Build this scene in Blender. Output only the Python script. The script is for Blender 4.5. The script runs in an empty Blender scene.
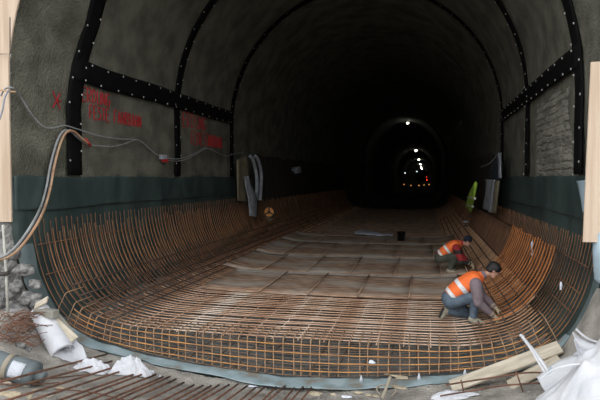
import bpy, math, random
from mathutils import Vector, Matrix, noise
random.seed(7)
PI = math.pi
S = bpy.context.scene
COL = S.collection
S.view_settings.view_transform = 'Standard'
S.view_settings.look = 'None'
S.view_settings.gamma = 1
S.view_settings.use_curve_mapping = False
S.view_settings.exposure = 1.4

# ------------------------------------------------------------------ camera
F = 560.0
PITCH = 0.03927
YAW = 0.2186
CAMZ = 2.6
cam = bpy.data.objects.new('camera', bpy.data.cameras.new('camera'))
COL.objects.link(cam)
cam.data.sensor_width = 36
cam.data.lens = 36 * F / 600
cam.data.clip_end = 900
cam.location = (0, 0, CAMZ)
cam.rotation_euler = (PI / 2 - PITCH, 0, YAW)
S.camera = cam


def P(px, py, x=None, y=None, z=None):
    """world point seen at a pixel of the 600x400 photograph, at a given x, y or z"""
    d = Vector(((px - 300) / F, 1.0, -(py - 200) / F))
    cp, sp = math.cos(PITCH), math.sin(PITCH)
    d = Vector((d.x, d.y * cp + d.z * sp, -d.y * sp + d.z * cp))
    c, s = math.cos(YAW), math.sin(YAW)
    d = Vector((d.x * c - d.y * s, d.x * s + d.y * c, d.z))
    if x is not None: t = x / d.x
    elif y is not None: t = y / d.y
    else: t = (z - CAMZ) / d.z
    return d * t + Vector((0, 0, CAMZ))


# ------------------------------------------------------------------ materials
def mat(name, c1, c2=None, scale=6.0, rough=0.8, metal=0.0, bump=0.0, bscale=40.0, c3=None, detail=4.0,
        stretch=(1, 1, 1), emit=0.0, bdist=0.02, spec=None):
    m = bpy.data.materials.new(name)
    m.use_nodes = True
    nt = m.node_tree
    b = nt.nodes['Principled BSDF']
    b.inputs['Roughness'].default_value = rough
    b.inputs['Metallic'].default_value = metal
    if spec is not None: b.inputs['Specular IOR Level'].default_value = spec
    tc = nt.nodes.new('ShaderNodeTexCoord')
    mp = nt.nodes.new('ShaderNodeMapping')
    mp.inputs['Scale'].default_value = stretch
    nt.links.new(tc.outputs['Object'], mp.inputs['Vector'])
    if c2 is None:
        c2 = tuple(v * 0.75 for v in c1)
    n = nt.nodes.new('ShaderNodeTexNoise')
    n.inputs['Scale'].default_value = scale
    n.inputs['Detail'].default_value = detail
    nt.links.new(mp.outputs[0], n.inputs['Vector'])
    r = nt.nodes.new('ShaderNodeValToRGB')
    r.color_ramp.elements[0].position = 0.36
    r.color_ramp.elements[1].position = 0.64
    r.color_ramp.elements[0].color = (*c2, 1)
    r.color_ramp.elements[1].color = (*c1, 1)
    if c3:
        e = r.color_ramp.elements.new(0.5)
        e.color = (*c3, 1)
    nt.links.new(n.outputs['Fac'], r.inputs['Fac'])
    nt.links.new(r.outputs['Color'], b.inputs['Base Color'])
    if bump:
        n2 = nt.nodes.new('ShaderNodeTexNoise')
        n2.inputs['Scale'].default_value = bscale
        n2.inputs['Detail'].default_value = 6
        nt.links.new(mp.outputs[0], n2.inputs['Vector'])
        bp = nt.nodes.new('ShaderNodeBump')
        bp.inputs['Strength'].default_value = bump
        bp.inputs['Distance'].default_value = bdist
        nt.links.new(n2.outputs['Fac'], bp.inputs['Height'])
        nt.links.new(bp.outputs[0], b.inputs['Normal'])
    if emit:
        b.inputs['Emission Color'].default_value = (*c1, 1)
        b.inputs['Emission Strength'].default_value = emit
    return m


M = {}
M['shot'] = mat('shotcrete', (.178, .172, .130), (.088, .087, .064), 1.6, .95, 0, 1.0, 22, detail=9, bdist=.06)
M['shot_r'] = mat('shotcrete_rough', (.27, .255, .21), (.14, .13, .105), 2.2, .95, 0, 1.0, 9, detail=9, bdist=.09, stretch=(1, .6, 1.6))
M['portal'] = mat('portal_rubble', (.34, .33, .31), (.15, .145, .135), 4.0, .95, 0, 1.0, 16, detail=9, bdist=.05)
M['invert'] = mat('invert_concrete', (.10, .11, .105), (.05, .055, .05), 1.5, .9, 0, .4, 10)
M['membrane'] = mat('green_membrane', (.052, .078, .071), (.028, .044, .041), 1.1, .5, 0, .4, 1.6, detail=3, bdist=.12, spec=.35, stretch=(1, 1.4, .8))
M['membrane_daylit'] = mat('daylit_membrane', (.13, .17, .17), (.07, .095, .093), 2.0, .6, 0, .3, 6)
M['membrane_pale'] = mat('pale_membrane', (.17, .19, .185), (.075, .09, .088), 2.4, .8, 0, .3, 6)
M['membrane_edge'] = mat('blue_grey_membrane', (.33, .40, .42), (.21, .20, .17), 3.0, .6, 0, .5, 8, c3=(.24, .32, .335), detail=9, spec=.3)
M['brownmem'] = mat('brown_membrane', (.07, .055, .035), (.03, .026, .02), 2.0, .8, 0, .3, 4, stretch=(1, 3, .4))
M['strap'] = mat('black_strip', (.006, .006, .006), (.004, .004, .004), 5, .75, spec=.1)
M['nail'] = mat('nail_disc', (.55, .55, .52), (.45, .45, .42), 5, .5, .2)
M['rust_orange'] = mat('rust_orange', (.27, .125, .055), (.115, .055, .03), 2.0, .85, 0, c3=(.19, .09, .042))
M['rust_new'] = mat('rust_bright', (.52, .19, .055), (.34, .115, .035), 3.0, .85, 0)
M['rust_dusty'] = mat('rust_dusty', (.72, .58, .46), (.34, .18, .10), 1.5, .9, 0, c3=(.52, .33, .22))
M['rust_dark'] = mat('rust_dark', (.13, .075, .05), (.06, .04, .03), 4.0, .85)
M['rust_haunch'] = mat('rust_haunch', (.46, .27, .15), (.24, .12, .065), 3.0, .85)
M['rust_mid'] = mat('rust_mid', (.30, .19, .12), (.14, .09, .06), 3.0, .85)
M['rust_pile'] = mat('rust_brown', (.22, .10, .06), (.09, .05, .035), 6.0, .85, c3=(.16, .075, .045))
M['link'] = mat('rust_ochre', (.40, .25, .14), (.26, .17, .11), 5.0, .85)
M['ground'] = mat('ground_dirt', (.42, .39, .34), (.25, .23, .20), 3.2, .95, 0, 1.0, 26, detail=10, bdist=.04)
M['ground_r'] = M['ground']
M['rock'] = mat('rock_grey', (.36, .35, .335), (.10, .098, .095), 9, .95, 0, .9, 22, detail=8, bdist=.03)
M['ply'] = mat('plywood', (.62, .49, .37), (.50, .37, .26), 2.0, .75, 0, .1, 30, stretch=(5, 5, .35))
M['plank'] = mat('plank_wood', (.62, .55, .43), (.42, .36, .27), 3.0, .8, 0, .15, 30, stretch=(1, 6, 6))
M['plank_grey'] = mat('grey_timber', (.34, .33, .28), (.24, .23, .19), 4.0, .85, 0, .15, 30)
M['scrap_wood'] = mat('scrap_wood', (.58, .50, .36), (.38, .31, .2), 8.0, .85, 0, .15, 30)
M['white'] = mat('white_fleece', (.70, .70, .72), (.60, .61, .64), 4, .85, 0, .3, 14, bdist=.02)
M['bag'] = mat('white_woven_bag', (.70, .70, .71), (.60, .61, .64), 3, .8, 0, .5, 7, bdist=.04)
M['grey_roll'] = mat('grey_wrap', (.16, .19, .195), (.12, .145, .15), 4, .55, 0, .3, 10)
M['tape'] = mat('tape_tan', (.33, .29, .22), (.27, .23, .17), 5, .6)
M['label'] = mat('paper_label', (.62, .64, .68), (.50, .52, .56), 40, .7)
M['cable_grey'] = mat('cable_grey', (.30, .31, .31), (.22, .23, .23), 8, .6)
M['cable_pink'] = mat('hose_pink', (.48, .38, .36), (.34, .26, .25), 6, .6)
M['cable_orange'] = mat('hose_orange', (.50, .33, .20), (.40, .22, .12), 6, .6)
M['cable_blue'] = mat('cable_blue', (.30, .33, .40), (.24, .26, .32), 6, .6)
M['red_paint'] = mat('red_spray', (.42, .014, .018), (.30, .012, .016), 14, .8)
M['red_plastic'] = mat('red_plastic', (.50, .02, .02), (.4, .02, .02), 8, .5)
M['orange'] = mat('orange_fabric', (.98, .20, .04), (.86, .15, .03), 9, .75, 0, .3, 25)
M['reel'] = mat('reel_orange', (.80, .36, .09), (.66, .28, .07), 9, .7)
M['reflect'] = mat('reflective_band', (.80, .80, .78), (.70, .70, .69), 9, .45)
M['sweater'] = mat('mauve_knit', (.25, .19, .205), (.18, .14, .15), 9, .95, 0, .4, 40)
M['jeans'] = mat('blue_denim', (.115, .155, .195), (.07, .095, .125), 8, .9, 0, .4, 40)
M['olive'] = mat('olive_trousers', (.085, .09, .065), (.05, .054, .04), 8, .9, 0, .4, 40)
M['redjacket'] = mat('red_fleece', (.38, .03, .03), (.28, .02, .022), 8, .9)
M['darkcloth'] = mat('dark_cloth', (.03, .032, .034), (.02, .02, .022), 8, .9)
M['boot'] = mat('dusty_boot', (.42, .38, .29), (.27, .24, .18), 10, .85, 0, .3, 30)
M['sole'] = mat('boot_sole', (.05, .048, .04), (.035, .033, .03), 10, .85)
M['glove'] = mat('tan_glove', (.60, .47, .30), (.42, .32, .2), 14, .85, 0, .3, 40)
M['skin'] = mat('skin', (.50, .27, .18), (.42, .21, .14), 9, .6)
M['hair'] = mat('black_hair', (.012, .009, .008), (.006, .005, .005), 30, .55, 0, .5, 60)
M['beanie'] = mat('navy_knit', (.012, .017, .032), (.008, .011, .022), 30, .95, 0, .5, 60)
M['eye'] = mat('eye_dark', (.03, .02, .015), None, 5, .3)
M['lips'] = mat('lips', (.33, .12, .09), None, 5, .6)
M['black'] = mat('black_plastic', (.008, .008, .009), (.006, .006, .006), 5, .5)
M['paper'] = mat('white_paper', (.84, .86, .94), (.74, .76, .86), 5, .7)
M['hivis'] = mat('yellow_hivis', (.55, .85, .10), (.42, .68, .08), 6, .7)
M['fleece_roll'] = mat('grey_fleece', (.40, .42, .46), (.26, .28, .31), 5, .8, 0, .3, 8)
M['dark_blue'] = mat('dark_blue_foil', (.05, .06, .085), (.03, .035, .05), 5, .5)
M['beige'] = mat('beige_board', (.22, .19, .12), (.15, .13, .085), 3, .85)
M['pipe'] = mat('blue_grey_pipe', (.36, .46, .52), (.30, .39, .44), 4, .5)
M['stick'] = mat('white_stick', (.55, .54, .48), (.42, .41, .36), 8, .6)
M['darkpipe'] = mat('dark_pipe', (.05, .04, .035), (.035, .03, .025), 8, .6)
M['lamp'] = mat('lamp_glow', (1.0, .96, .80), (1.0, .96, .80), 5, .5, emit=10)
M['lamp_red'] = mat('red_lamp_glow', (1.0, .06, .02), (1.0, .06, .02), 5, .5, emit=.5)
M['lamp_orange'] = mat('orange_lamp_glow', (1.0, .45, .12), (1.0, .45, .12), 5, .5, emit=.22)
M['housing'] = mat('lamp_housing', (.2, .2, .2), None, 5, .6)


def sheet_mat():
    """rusty ribbed mesh with fine crosswise wires and grey concrete dust"""
    m = mat('wire_mesh', (.68, .44, .28), (.27, .15, .095), 4.5, .9, 0, c3=(.42, .27, .18), detail=12, stretch=(.6, 2.2, 1))
    nt = m.node_tree
    b = nt.nodes['Principled BSDF']
    ramp = [n for n in nt.nodes if n.type == 'VALTORGB'][0]
    tc = [n for n in nt.nodes if n.type == 'TEX_COORD'][0]
    w = nt.nodes.new('ShaderNodeTexWave')
    w.bands_direction = 'Y'
    w.inputs['Scale'].default_value = 2.6
    w.inputs['Distortion'].default_value = .8
    w.inputs['Detail'].default_value = 2
    nt.links.new(tc.outputs['Object'], w.inputs['Vector'])
    n = nt.nodes.new('ShaderNodeTexNoise')
    n.inputs['Scale'].default_value = .55
    n.inputs['Detail'].default_value = 6
    mp = nt.nodes.new('ShaderNodeMapping')
    mp.inputs['Scale'].default_value = (.8, 2.2, 1)
    oi = nt.nodes.new('ShaderNodeObjectInfo')
    add = nt.nodes.new('ShaderNodeVectorMath'); add.operation = 'ADD'
    nt.links.new(tc.outputs['Object'], add.inputs[0])
    nt.links.new(oi.outputs['Location'], add.inputs[1])
    nt.links.new(add.outputs[0], mp.inputs['Vector'])
    nt.links.new(mp.outputs[0], n.inputs['Vector'])
    dr = nt.nodes.new('ShaderNodeValToRGB')
    dr.color_ramp.elements[0].position = .45
    dr.color_ramp.elements[1].position = .72
    nt.links.new(n.outputs['Fac'], dr.inputs['Fac'])
    mx = nt.nodes.new('ShaderNodeMix'); mx.data_type = 'RGBA'
    nt.links.new(dr.outputs['Color'], mx.inputs[0])
    nt.links.new(ramp.outputs['Color'], mx.inputs[6])
    mx.inputs[7].default_value = (.62, .57, .49, 1)
    mm = nt.nodes.new('ShaderNodeMix'); mm.data_type = 'RGBA'; mm.blend_type = 'MULTIPLY'
    mm.inputs[0].default_value = .35
    nt.links.new(mx.outputs[2], mm.inputs[6])
    nt.links.new(w.outputs['Color'], mm.inputs[7])
    nt.links.new(mm.outputs[2], b.inputs['Base Color'])
    return m


M['mesh'] = sheet_mat()
M['seam'] = mat('seam_rust', (.66, .46, .30), (.50, .32, .20), 4, .9)
M['mesh_grey'] = mat('dusty_mesh_edge', (.60, .56, .49), (.40, .34, .28), 2.5, .9, stretch=(1, 4, 1))


# ------------------------------------------------------------------ mesh helpers
class MB:
    def __init__(s):
        s.v = []; s.f = []

    def add(s, vs, fs):
        o = len(s.v)
        s.v += [tuple(v) for v in vs]
        s.f += [tuple(i + o for i in f) for f in fs]
        return s

    def box(s, c, d, rot=None):
        c = Vector(c)
        vs = []
        for sx in (-.5, .5):
            for sy in (-.5, .5):
                for sz in (-.5, .5):
                    v = Vector((sx * d[0], sy * d[1], sz * d[2]))
                    if rot is not None: v = rot @ v
                    vs.append(c + v)
        return s.add(vs, [(0, 1, 3, 2), (4, 6, 7, 5), (0, 4, 5, 1), (2, 3, 7, 6), (0, 2, 6, 4), (1, 5, 7, 3)])

    def tube(s, pts, r, n=6, cap=True, flat=None):
        pts = [Vector(p) for p in pts]
        rs = r if isinstance(r, (list, tuple)) else [r] * len(pts)
        t0 = (pts[1] - pts[0]).normalized()
        up = Vector((0, 0, 1)) if abs(t0.z) < .9 else Vector((1, 0, 0))
        a = t0.cross(up).normalized()
        vs = []
        for i, p in enumerate(pts):
            if i == 0: t = pts[1] - pts[0]
            elif i == len(pts) - 1: t = pts[-1] - pts[-2]
            else: t = pts[i + 1] - pts[i - 1]
            t.normalize()
            a = (a - t * a.dot(t)).normalized()
            b = t.cross(a)
            for k in range(n):
                q = 2 * PI * (k + .5) / n
                vs.append(p + (a * math.cos(q) + b * math.sin(q) * (flat or 1)) * rs[i])
        fs = []
        for i in range(len(pts) - 1):
            for k in range(n):
                k2 = (k + 1) % n
                fs.append((i * n + k, i * n + k2, (i + 1) * n + k2, (i + 1) * n + k))
        if cap:
            fs.append(tuple(range(n - 1, -1, -1)))
            fs.append(tuple((len(pts) - 1) * n + k for k in range(n)))
        return s.add(vs, fs)

    def grid(s, rows):
        n = len(rows[0])
        vs = [p for r in rows for p in r]
        fs = [(i * n + j, i * n + j + 1, (i + 1) * n + j + 1, (i + 1) * n + j) for i in range(len(rows) - 1) for j in range(n - 1)]
        return s.add(vs, fs)

    def ball(s, c, r, n=12, m=8, rot=None):
        c = Vector(c)
        rr = r if isinstance(r, (tuple, list)) else (r, r, r)
        vs = []
        for i in range(m + 1):
            th = PI * i / m
            for k in range(n):
                ph = 2 * PI * k / n
                v = Vector((rr[0] * math.sin(th) * math.cos(ph), rr[1] * math.sin(th) * math.sin(ph), rr[2] * math.cos(th)))
                if rot is not None: v = rot @ v
                vs.append(c + v)
        fs = []
        for i in range(m):
            for k in range(n):
                k2 = (k + 1) % n
                if i == 0: fs.append((0, n + k, n + k2))
                elif i == m - 1: fs.append((i * n + k, m * n, i * n + k2))
                else: fs.append((i * n + k, (i + 1) * n + k, (i + 1) * n + k2, i * n + k2))
        # remap pole duplicates stays harmless
        return s.add(vs, fs)

    def cap(s, a, b, ra, rb, n=12):
        """tapered capsule"""
        a = Vector(a); b = Vector(b)
        d = b - a; L = d.length; d.normalize()
        pts = []; rs = []
        for i in range(5):
            q = PI / 2 * i / 4
            pts.append(a - d * ra * math.cos(q)); rs.append(max(ra * math.sin(q), 1e-4))
        for i in range(5):
            q = PI / 2 * i / 4
            pts.append(b + d * rb * math.sin(q)); rs.append(max(rb * math.cos(q), 1e-4))
        return s.tube(pts, rs, n)

    def mesh(s, name):
        me = bpy.data.meshes.new(name)
        me.from_pydata(s.v, [], s.f)
        me.update()
        return me


def link(name, me, m=None, parent=None, smooth=False, loc=None):
    o = bpy.data.objects.new(name, me)
    COL.objects.link(o)
    if m is not None and not me.materials: me.materials.append(m)
    if smooth:
        for p in me.polygons: p.use_smooth = True
    if parent: o.parent = parent
    if loc is not None: o.location = loc
    return o


def rebase(me, o):
    """put the mesh's origin at its base"""
    xs = [v.co.x for v in me.vertices]; ys = [v.co.y for v in me.vertices]; zs = [v.co.z for v in me.vertices]
    c = Vector(((min(xs) + max(xs)) / 2, (min(ys) + max(ys)) / 2, min(zs)))
    me.transform(Matrix.Translation(-c))
    o.location = c


def tag(o, label, cat, group=None, kind=None):
    o['label'] = label; o['category'] = cat
    if group: o['group'] = group
    if kind: o['kind'] = kind
    return o


def thing(name, label, cat, loc=(0, 0, 0), group=None, rotz=0):
    o = bpy.data.objects.new(name, None)
    COL.objects.link(o)
    o.location = loc; o.rotation_euler = (0, 0, rotz)
    o.empty_display_size = .2
    return tag(o, label, cat, group)


def single(name, mb, m, label, cat, group=None, smooth=False, kind=None):
    me = mb.mesh(name)
    o = link(name, me, m, smooth=smooth)
    rebase(me, o)
    return tag(o, label, cat, group, kind)


def struct(name, mb, m, smooth=False):
    o = link(name, mb.mesh(name), m, smooth=smooth)
    o['kind'] = 'structure'
    return o


def child(name, mb, m, parent, smooth=False, label=None):
    """mesh given in world coordinates, parented under a thing"""
    me = mb.mesh(name)
    T = Matrix.Identity(4)
    p = parent; chain = []
    while p: chain.append(p); p = p.parent
    for q in reversed(chain):
        T = T @ Matrix.LocRotScale(q.location, q.rotation_euler, None)
    me.transform(T.inverted())
    o = link(name, me, m, parent, smooth)
    if label: o['label'] = label
    return o


def nz(x, y, z, s=1.0, seed=0.0, oct=3):
    return noise.fractal(Vector((x * s + seed, y * s - seed * .7, z * s + seed * 1.3)), 0.9, 2.0, oct)


def smooth_pts(pts, n=8):
    """catmull-rom through the points"""
    pts = [Vector(p) for p in pts]
    out = []
    for i in range(len(pts) - 1):
        p0 = pts[max(i - 1, 0)]; p1 = pts[i]; p2 = pts[i + 1]; p3 = pts[min(i + 2, len(pts) - 1)]
        for k in range(n):
            t = k / n
            out.append(.5 * ((2 * p1) + (p2 - p0) * t + (2 * p0 - 5 * p1 + 4 * p2 - p3) * t * t + (3 * p1 - p0 - 3 * p2 + p3) * t ** 3))
    out.append(pts[-1])
    return out


# ------------------------------------------------------------------ tunnel profile
XC = -2.2
OUT = [(0, -.58), (.7, -.56), (1.42, -.50), (2.4, -.38), (3.3, -.20), (3.75, 0), (4.1, .3), (4.35, .7), (4.5, 1.1), (4.6, 1.55), (4.63, 1.85)]
INN = [(0, 0), (1.2, .0), (2.4, .02), (2.9, .06), (3.4, .17), (3.75, .34), (4.02, .62), (4.22, .97), (4.35, 1.35), (4.42, 1.75)]
SHELL = [(0, -.72), (1.42, -.64), (2.4, -.53), (3.38, -.36), (3.88, -.12), (4.24, .22), (4.48, .64), (4.62, 1.04), (4.70, 1.5), (4.74, 1.95), (4.74, 2.6), (4.73, 3.6), (4.7, 4.5)]
for k in range(1, 25):
    q = PI / 2 * k / 24
    SHELL.append((4.7 * math.cos(q), 4.5 + 4.7 * math.sin(q)))
MEM = [(0, -.64), (1.42, -.56), (2.4, -.45), (3.33, -.28), (3.81, -.06), (4.17, .26), (4.42, .67), (4.56, 1.07), (4.65, 1.52), (4.69, 1.9), (4.70, 2.3), (4.70, 2.6)]


def interp(poly, t):
    """poly = cumulative-length parametrised; t in metres"""
    d = 0
    for i in range(len(poly) - 1):
        a = poly[i]; b = poly[i + 1]
        L = math.hypot(b[0] - a[0], b[1] - a[1])
        if t <= d + L or i == len(poly) - 2:
            k = min(max((t - d) / L, 0), 1)
            return (a[0] + (b[0] - a[0]) * k, a[1] + (b[1] - a[1]) * k)
        d += L


def plen(poly): return sum(math.hypot(poly[i + 1][0] - poly[i][0], poly[i + 1][1] - poly[i][1]) for i in range(len(poly) - 1))


def z_at(poly, u):
    u = abs(u)
    for i in range(len(poly) - 1):
        if poly[i][0] <= u <= poly[i + 1][0]:
            a, b = poly[i], poly[i + 1]
            return a[1] + (b[1] - a[1]) * (u - a[0]) / max(b[0] - a[0], 1e-6)
    return poly[-1][1]


def cr(poly, n=6):
    return [(p.x, p.y) for p in smooth_pts([Vector((a, b, 0)) for a, b in poly], n)]


OUTs, INNs, MEMs = cr(OUT, 5), cr(INN, 5), cr(MEM, 5)
SHs = cr(SHELL, 2)

Y0 = 8.32           # the portal
Y1 = 62.0          # where the finished lining begins
Y2 = 520.0


def ys_list(a, b, s0, g):
    out = [a]; s = s0
    while out[-1] + s < b:
        out.append(out[-1] + s); s *= g
    out.append(b)
    return out


def shell_piece(name, sign, lo, hi, m, ya=Y0, yb=Y1):
    """part of the bore between two heights along the profile"""
    L = plen(SHs)
    pts = []
    n = 160
    for i in range(n + 1):
        u, z = interp(SHs, L * i / n)
        if lo[0] - 1e-6 <= L * i / n / L <= hi[0] + 1e-6: pts.append((u, z))
    rows = []
    for y in ys_list(ya, yb, .22, 1.02):
        row = []
        for u, z in pts:
            k = .035 * nz(u * sign, y, z, .9, 3) + .012 * nz(u * sign, y, z, 4, 5)
            fade = 1 if u > 4.2 or z > 3 else .2
            dirx = sign * u; dz = z - 3.5
            l = math.hypot(dirx, dz)
            row.append((XC + sign * u + dirx / l * k * fade, y, z + dz / l * k * fade))
        rows.append(row)
    mb = MB().grid(rows)
    return struct(name, mb, m, True)


def frac_of_z(zt, umin=3):
    L = plen(SHs); t = 0
    while t < L:
        u, z = interp(SHs, t)
        if u > umin and z >= zt: return t / L
        t += .02
    return 1


fa = frac_of_z(.3); fb = frac_of_z(6.2)
shell_piece('wall_left', -1, (fa - .02,), (fb,), M['shot'])
shell_piece('wall_right', 1, (fa - .02,), (fb,), M['shot'])
# floor (invert) and ceiling: both halves in one
for nm, lo, hi, m in (('floor', 0, fa + .01, M['invert']), ('ceiling', fb - .004, 1, M['shot'])):
    L = plen(SHs)
    pts = [interp(SHs, L * (lo + (hi - lo) * i / 40)) for i in range(41)]
    full = [(-u, z) for u, z in reversed(pts)] + [(u, z) for u, z in pts[1:]] if nm == 'floor' else [(-u, z) for u, z in pts] + [(u, z) for u, z in reversed(pts[:-1])]
    rows = []
    for y in ys_list(Y0, Y1, .3, 1.03):
        rows.append([(XC + u, y, z + .02 * nz(u, y, z, 1.2)) for u, z in full])
    struct(nm, MB().grid(rows), m, True)

# lined bore beyond, and its end
LIN = [(0, -.2), (3.2, -.2), (3.9, .6), (4.2, 2.0), (4.25, 4.6)] + [(4.25 * math.cos(PI / 2 * k / 14), 4.6 + 4.75 * math.sin(PI / 2 * k / 14)) for k in range(1, 15)]
full = [(-u, z) for u, z in reversed(LIN)] + [(u, z) for u, z in LIN[1:]]
rows = [[(XC + u, y, z) for u, z in full] for y in (Y1, 80, 100, 130, 160, 200, 260, 340, 430, Y2)]
M['lining'] = mat('dark_lining', (.05, .05, .045), None, 2, .95)  # even tone set dark so the lamp glow stays faint
struct('wall_lining', MB().grid(rows), M['lining'], True)
big = [(XC + u * 1.25, Y1, (z - 3) * 1.25 + 3) for u, z in full]
small = [(XC + u, Y1, z) for u, z in full]
struct('wall_lining_face', MB().grid([big, small]), M['lining'])
struct('wall_end', MB().box((XC, Y2, 4), (14, .2, 14)), M['shot'])

# portal face round the mouth
L = plen(SHs)
N = 150
half = [interp(SHs, L * i / N) for i in range(N + 1)]
full = [(-u, z) for u, z in reversed(half)] + [(u, z) for u, z in half[1:]]
full = full[:-1]
rads = [0, .04, .09, .15, .22, .3, .38, .47, .56, .66, .78, .9, 1.05, 1.25, 1.5, 1.9, 2.5, 3.4, 4.6, 6]
rows = []
for r in rads:
    row = []
    for u, z in full + [full[0]]:
        d = Vector((u, 0, z - 3.2)).normalized()
        x = XC + u + d.x * r; zz = z + d.z * r
        cv = noise.voronoi(Vector((x * 3.3, 0.3, zz * 4.2)))[0]
        rub = (cv[1] - cv[0])
        k = 1 if zz < 1.7 else (.12 if zz > 1.95 else .3)
        yy = Y0 - .02 - k * (.30 * min(rub, .5) * min(r / .12, 1)) - .04 * nz(x, 0, zz, 3)
        if r == 0: yy = Y0 + .01
        row.append((x, yy, zz))
    rows.append(row)
struct('wall_portal', MB().grid(rows), M['portal'])


# ground in front of the portal
def ground_z(x, y):
    u = x - XC
    rise = max(0.0, z_at(OUT, min(abs(u), 4.6)) + .58)
    if abs(u) > 4.6: rise = 2.1 + min(abs(u) - 4.6, 3) * .25
    rise = min(rise, 1.0 if u < 0 else 1.75)
    t = max(0.0, 8.0 - y)
    slope = .185 * min(t, 4.3)
    rise *= max(0.35, 1 - .25 * t)
    return -.66 + rise + slope + min(4.0, max(0.0, -5.0 - y) * .5)  # last term adds an unseen bank behind the camera to block low sky


def gz(x, y): return ground_z(x, y) + .035 * nz(x, y, 0, 2.2, 9, 4)


rows = []
yl = [-28, -20, -14, -10, -6, -3, 0, 2, 3, 4, 4.8] + [5.4 + .06 * i for i in range(50)] + [8.40]
xl = [-22, -16, -12, -10] + [-9 + .06 * i for i in range(218)] + [4.2, 5, 6, 8, 12, 18]
for y in yl:
    rows.append([(x, y, gz(x, y) + (.012 * nz(x, y, 0, 14, 2) if y > 5 else 0)) for x in xl])
struct('ground', MB().grid(rows), M['ground'], True)

# ------------------------------------------------------------------ membranes
def membrane(name, prof, sign_range, ya, yb, front, m, label, amp=.02, seed=1, thick=.006, top_wave=.0, step=.14):
    rows = []
    for y in ys_list(ya, yb, step, 1.012):
        row = []
        for u, z in prof:
            s = 1 if u >= 0 else -1
            yy = y
            if y == ya: yy = ya + front(u, z)
            k = amp * nz(u * 1.2, y * .9, z * 1.5, 1.3, seed, 4) + amp * .8 * abs(nz(u, y * 2.6, z * .35, 1.0, seed + 4, 2)) * min(1, max(0, (z - .2)))
            a = Vector((u, 0, z - 3.0)).normalized()
            zz = z + (top_wave * nz(0, y, 0, 1.0, seed) if z > 2.5 else 0)
            row.append((XC + u - a.x * max(k, -.02), yy, zz - a.z * max(k, -.02)))
        rows.append(row)
    me = MB().grid(rows).mesh(name)
    o = link(name, me, m, smooth=True)
    me.materials.append(M['membrane_pale']); me.materials.append(M['membrane_daylit'])
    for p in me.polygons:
        if p.center.z < .12 + .12 * nz(p.center.x, p.center.y, 0, 1.5, 4): p.material_index = 1  # low faces along the floor take a paler material
        if p.center.y < 8.66 and p.center.z < 1.3 + .3 * nz(0, 0, p.center.x, 3): p.material_index = 2  # front faces paler: mouth daylight partly painted into the colour
    sm = o.modifiers.new('thick', 'SOLIDIFY'); sm.thickness = thick; sm.offset = 0
    return tag(o, label, 'membrane')


memp = [(-u, z) for u, z in reversed(MEMs)] + [(u, z) for u, z in MEMs[1:]]
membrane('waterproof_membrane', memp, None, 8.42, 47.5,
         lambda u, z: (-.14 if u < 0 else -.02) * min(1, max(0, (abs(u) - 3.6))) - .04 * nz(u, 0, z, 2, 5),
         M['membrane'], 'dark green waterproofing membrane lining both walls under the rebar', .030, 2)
memo = bpy.data.objects['waterproof_membrane']
for sign, zlo, yb, nmx in ((-1, 2.02, 19.6, 'left'), (1, 1.95, 19.8, 'right')):
    rows = []
    for y in ys_list(8.3 if sign < 0 else 8.75, yb, .09, 1.006):
        row = []
        for k in range(12):
            z = zlo + .03 * nz(0, y, sign, .6, 2) + (2.63 - zlo) * k / 11
            fold = abs(nz(sign, y * .5, z * .5, 1.0, 11, 2))
            r = .035 + .07 * max(0, .35 - fold) * (1 - .3 * k / 11) + .012 * nz(0, y, z, 3, 5)
            row.append((XC + sign * (4.70 - r - (.02 if k == 0 else 0)), y, z + (.03 * nz(0, y, 0, 1.2, 7) if k == 11 else 0)))
        rows.append(row)
    o = child('upper_flap', MB().grid(rows), M['membrane'], memo, True)
    sm = o.modifiers.new('t', 'SOLIDIFY'); sm.thickness = .008; sm.offset = 0

# blue-grey front edge strip of sheet lying on the ground before the cage
rows = []
for k in range(12):
    t = k / 11
    row = []
    for i in range(90):
        u = -4.15 + 8.35 * i / 89
        zb = z_at(MEM, u)
        yb = 8.62 + .0 * u
        w = .34 + .10 * math.sin(u * 1.3 + 1) + .06 * nz(u, 0, 0, 1.5, 4)
        if u > 2.6: w *= max(.75, 1 - (u - 2.6) * .3)
        if u < -2.2: w *= .75
        y = yb - w * t
        g = gz(XC + u, y)
        z = (zb + .045) * (1 - t) + max(g + .02, min(zb + .02, g + .09)) * t + .014 * nz(u, y, 0, 3, 8)
        row.append((XC + u, y, z))
    rows.append(row)
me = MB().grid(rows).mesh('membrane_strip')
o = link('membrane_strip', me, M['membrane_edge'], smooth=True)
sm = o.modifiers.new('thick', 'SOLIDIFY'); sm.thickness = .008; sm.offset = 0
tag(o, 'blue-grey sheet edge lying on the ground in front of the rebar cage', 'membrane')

# ------------------------------------------------------------------ black strips and nails
def at_shell(sign, z, y, inset=.03):
    if z > 4.5: raise ValueError
    u = 4.74 if z < 3 else 4.735 - (z - 3) * .02
    return Vector((XC + sign * (u - inset), y, z))


def ring_pt(t, inset):
    """t = metres up the wall from z=2.5 on the left, over the crown, down to the right"""
    straight = 1.84
    arc = 4.7 * PI
    r = 4.7 - inset
    if t < straight: return (-r, 2.66 + t, (-1, 0))
    t -= straight
    if t < arc:
        q = PI - t / 4.7
        return (r * math.cos(q), 4.5 + r * math.sin(q), (math.cos(q), math.sin(q)))
    t -= arc
    return (r, 4.5 - t, (1, 0))


TOT = 3.68 + 4.7 * PI
RING_Y = [10.02, 14.85, 19.45]
RW = [.46, .36, .36, .36]
ring_lab = ['nearest the portal', 'second from the portal', 'third from the portal', 'fourth from the portal', 'fifth and deepest']


def nail_mesh():
    mb = MB()
    mb.tube([(0, 0, 0), (.010, 0, 0), (.016, 0, 0)], [.021, .021, .012], 8)
    return mb.mesh('nail')


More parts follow.
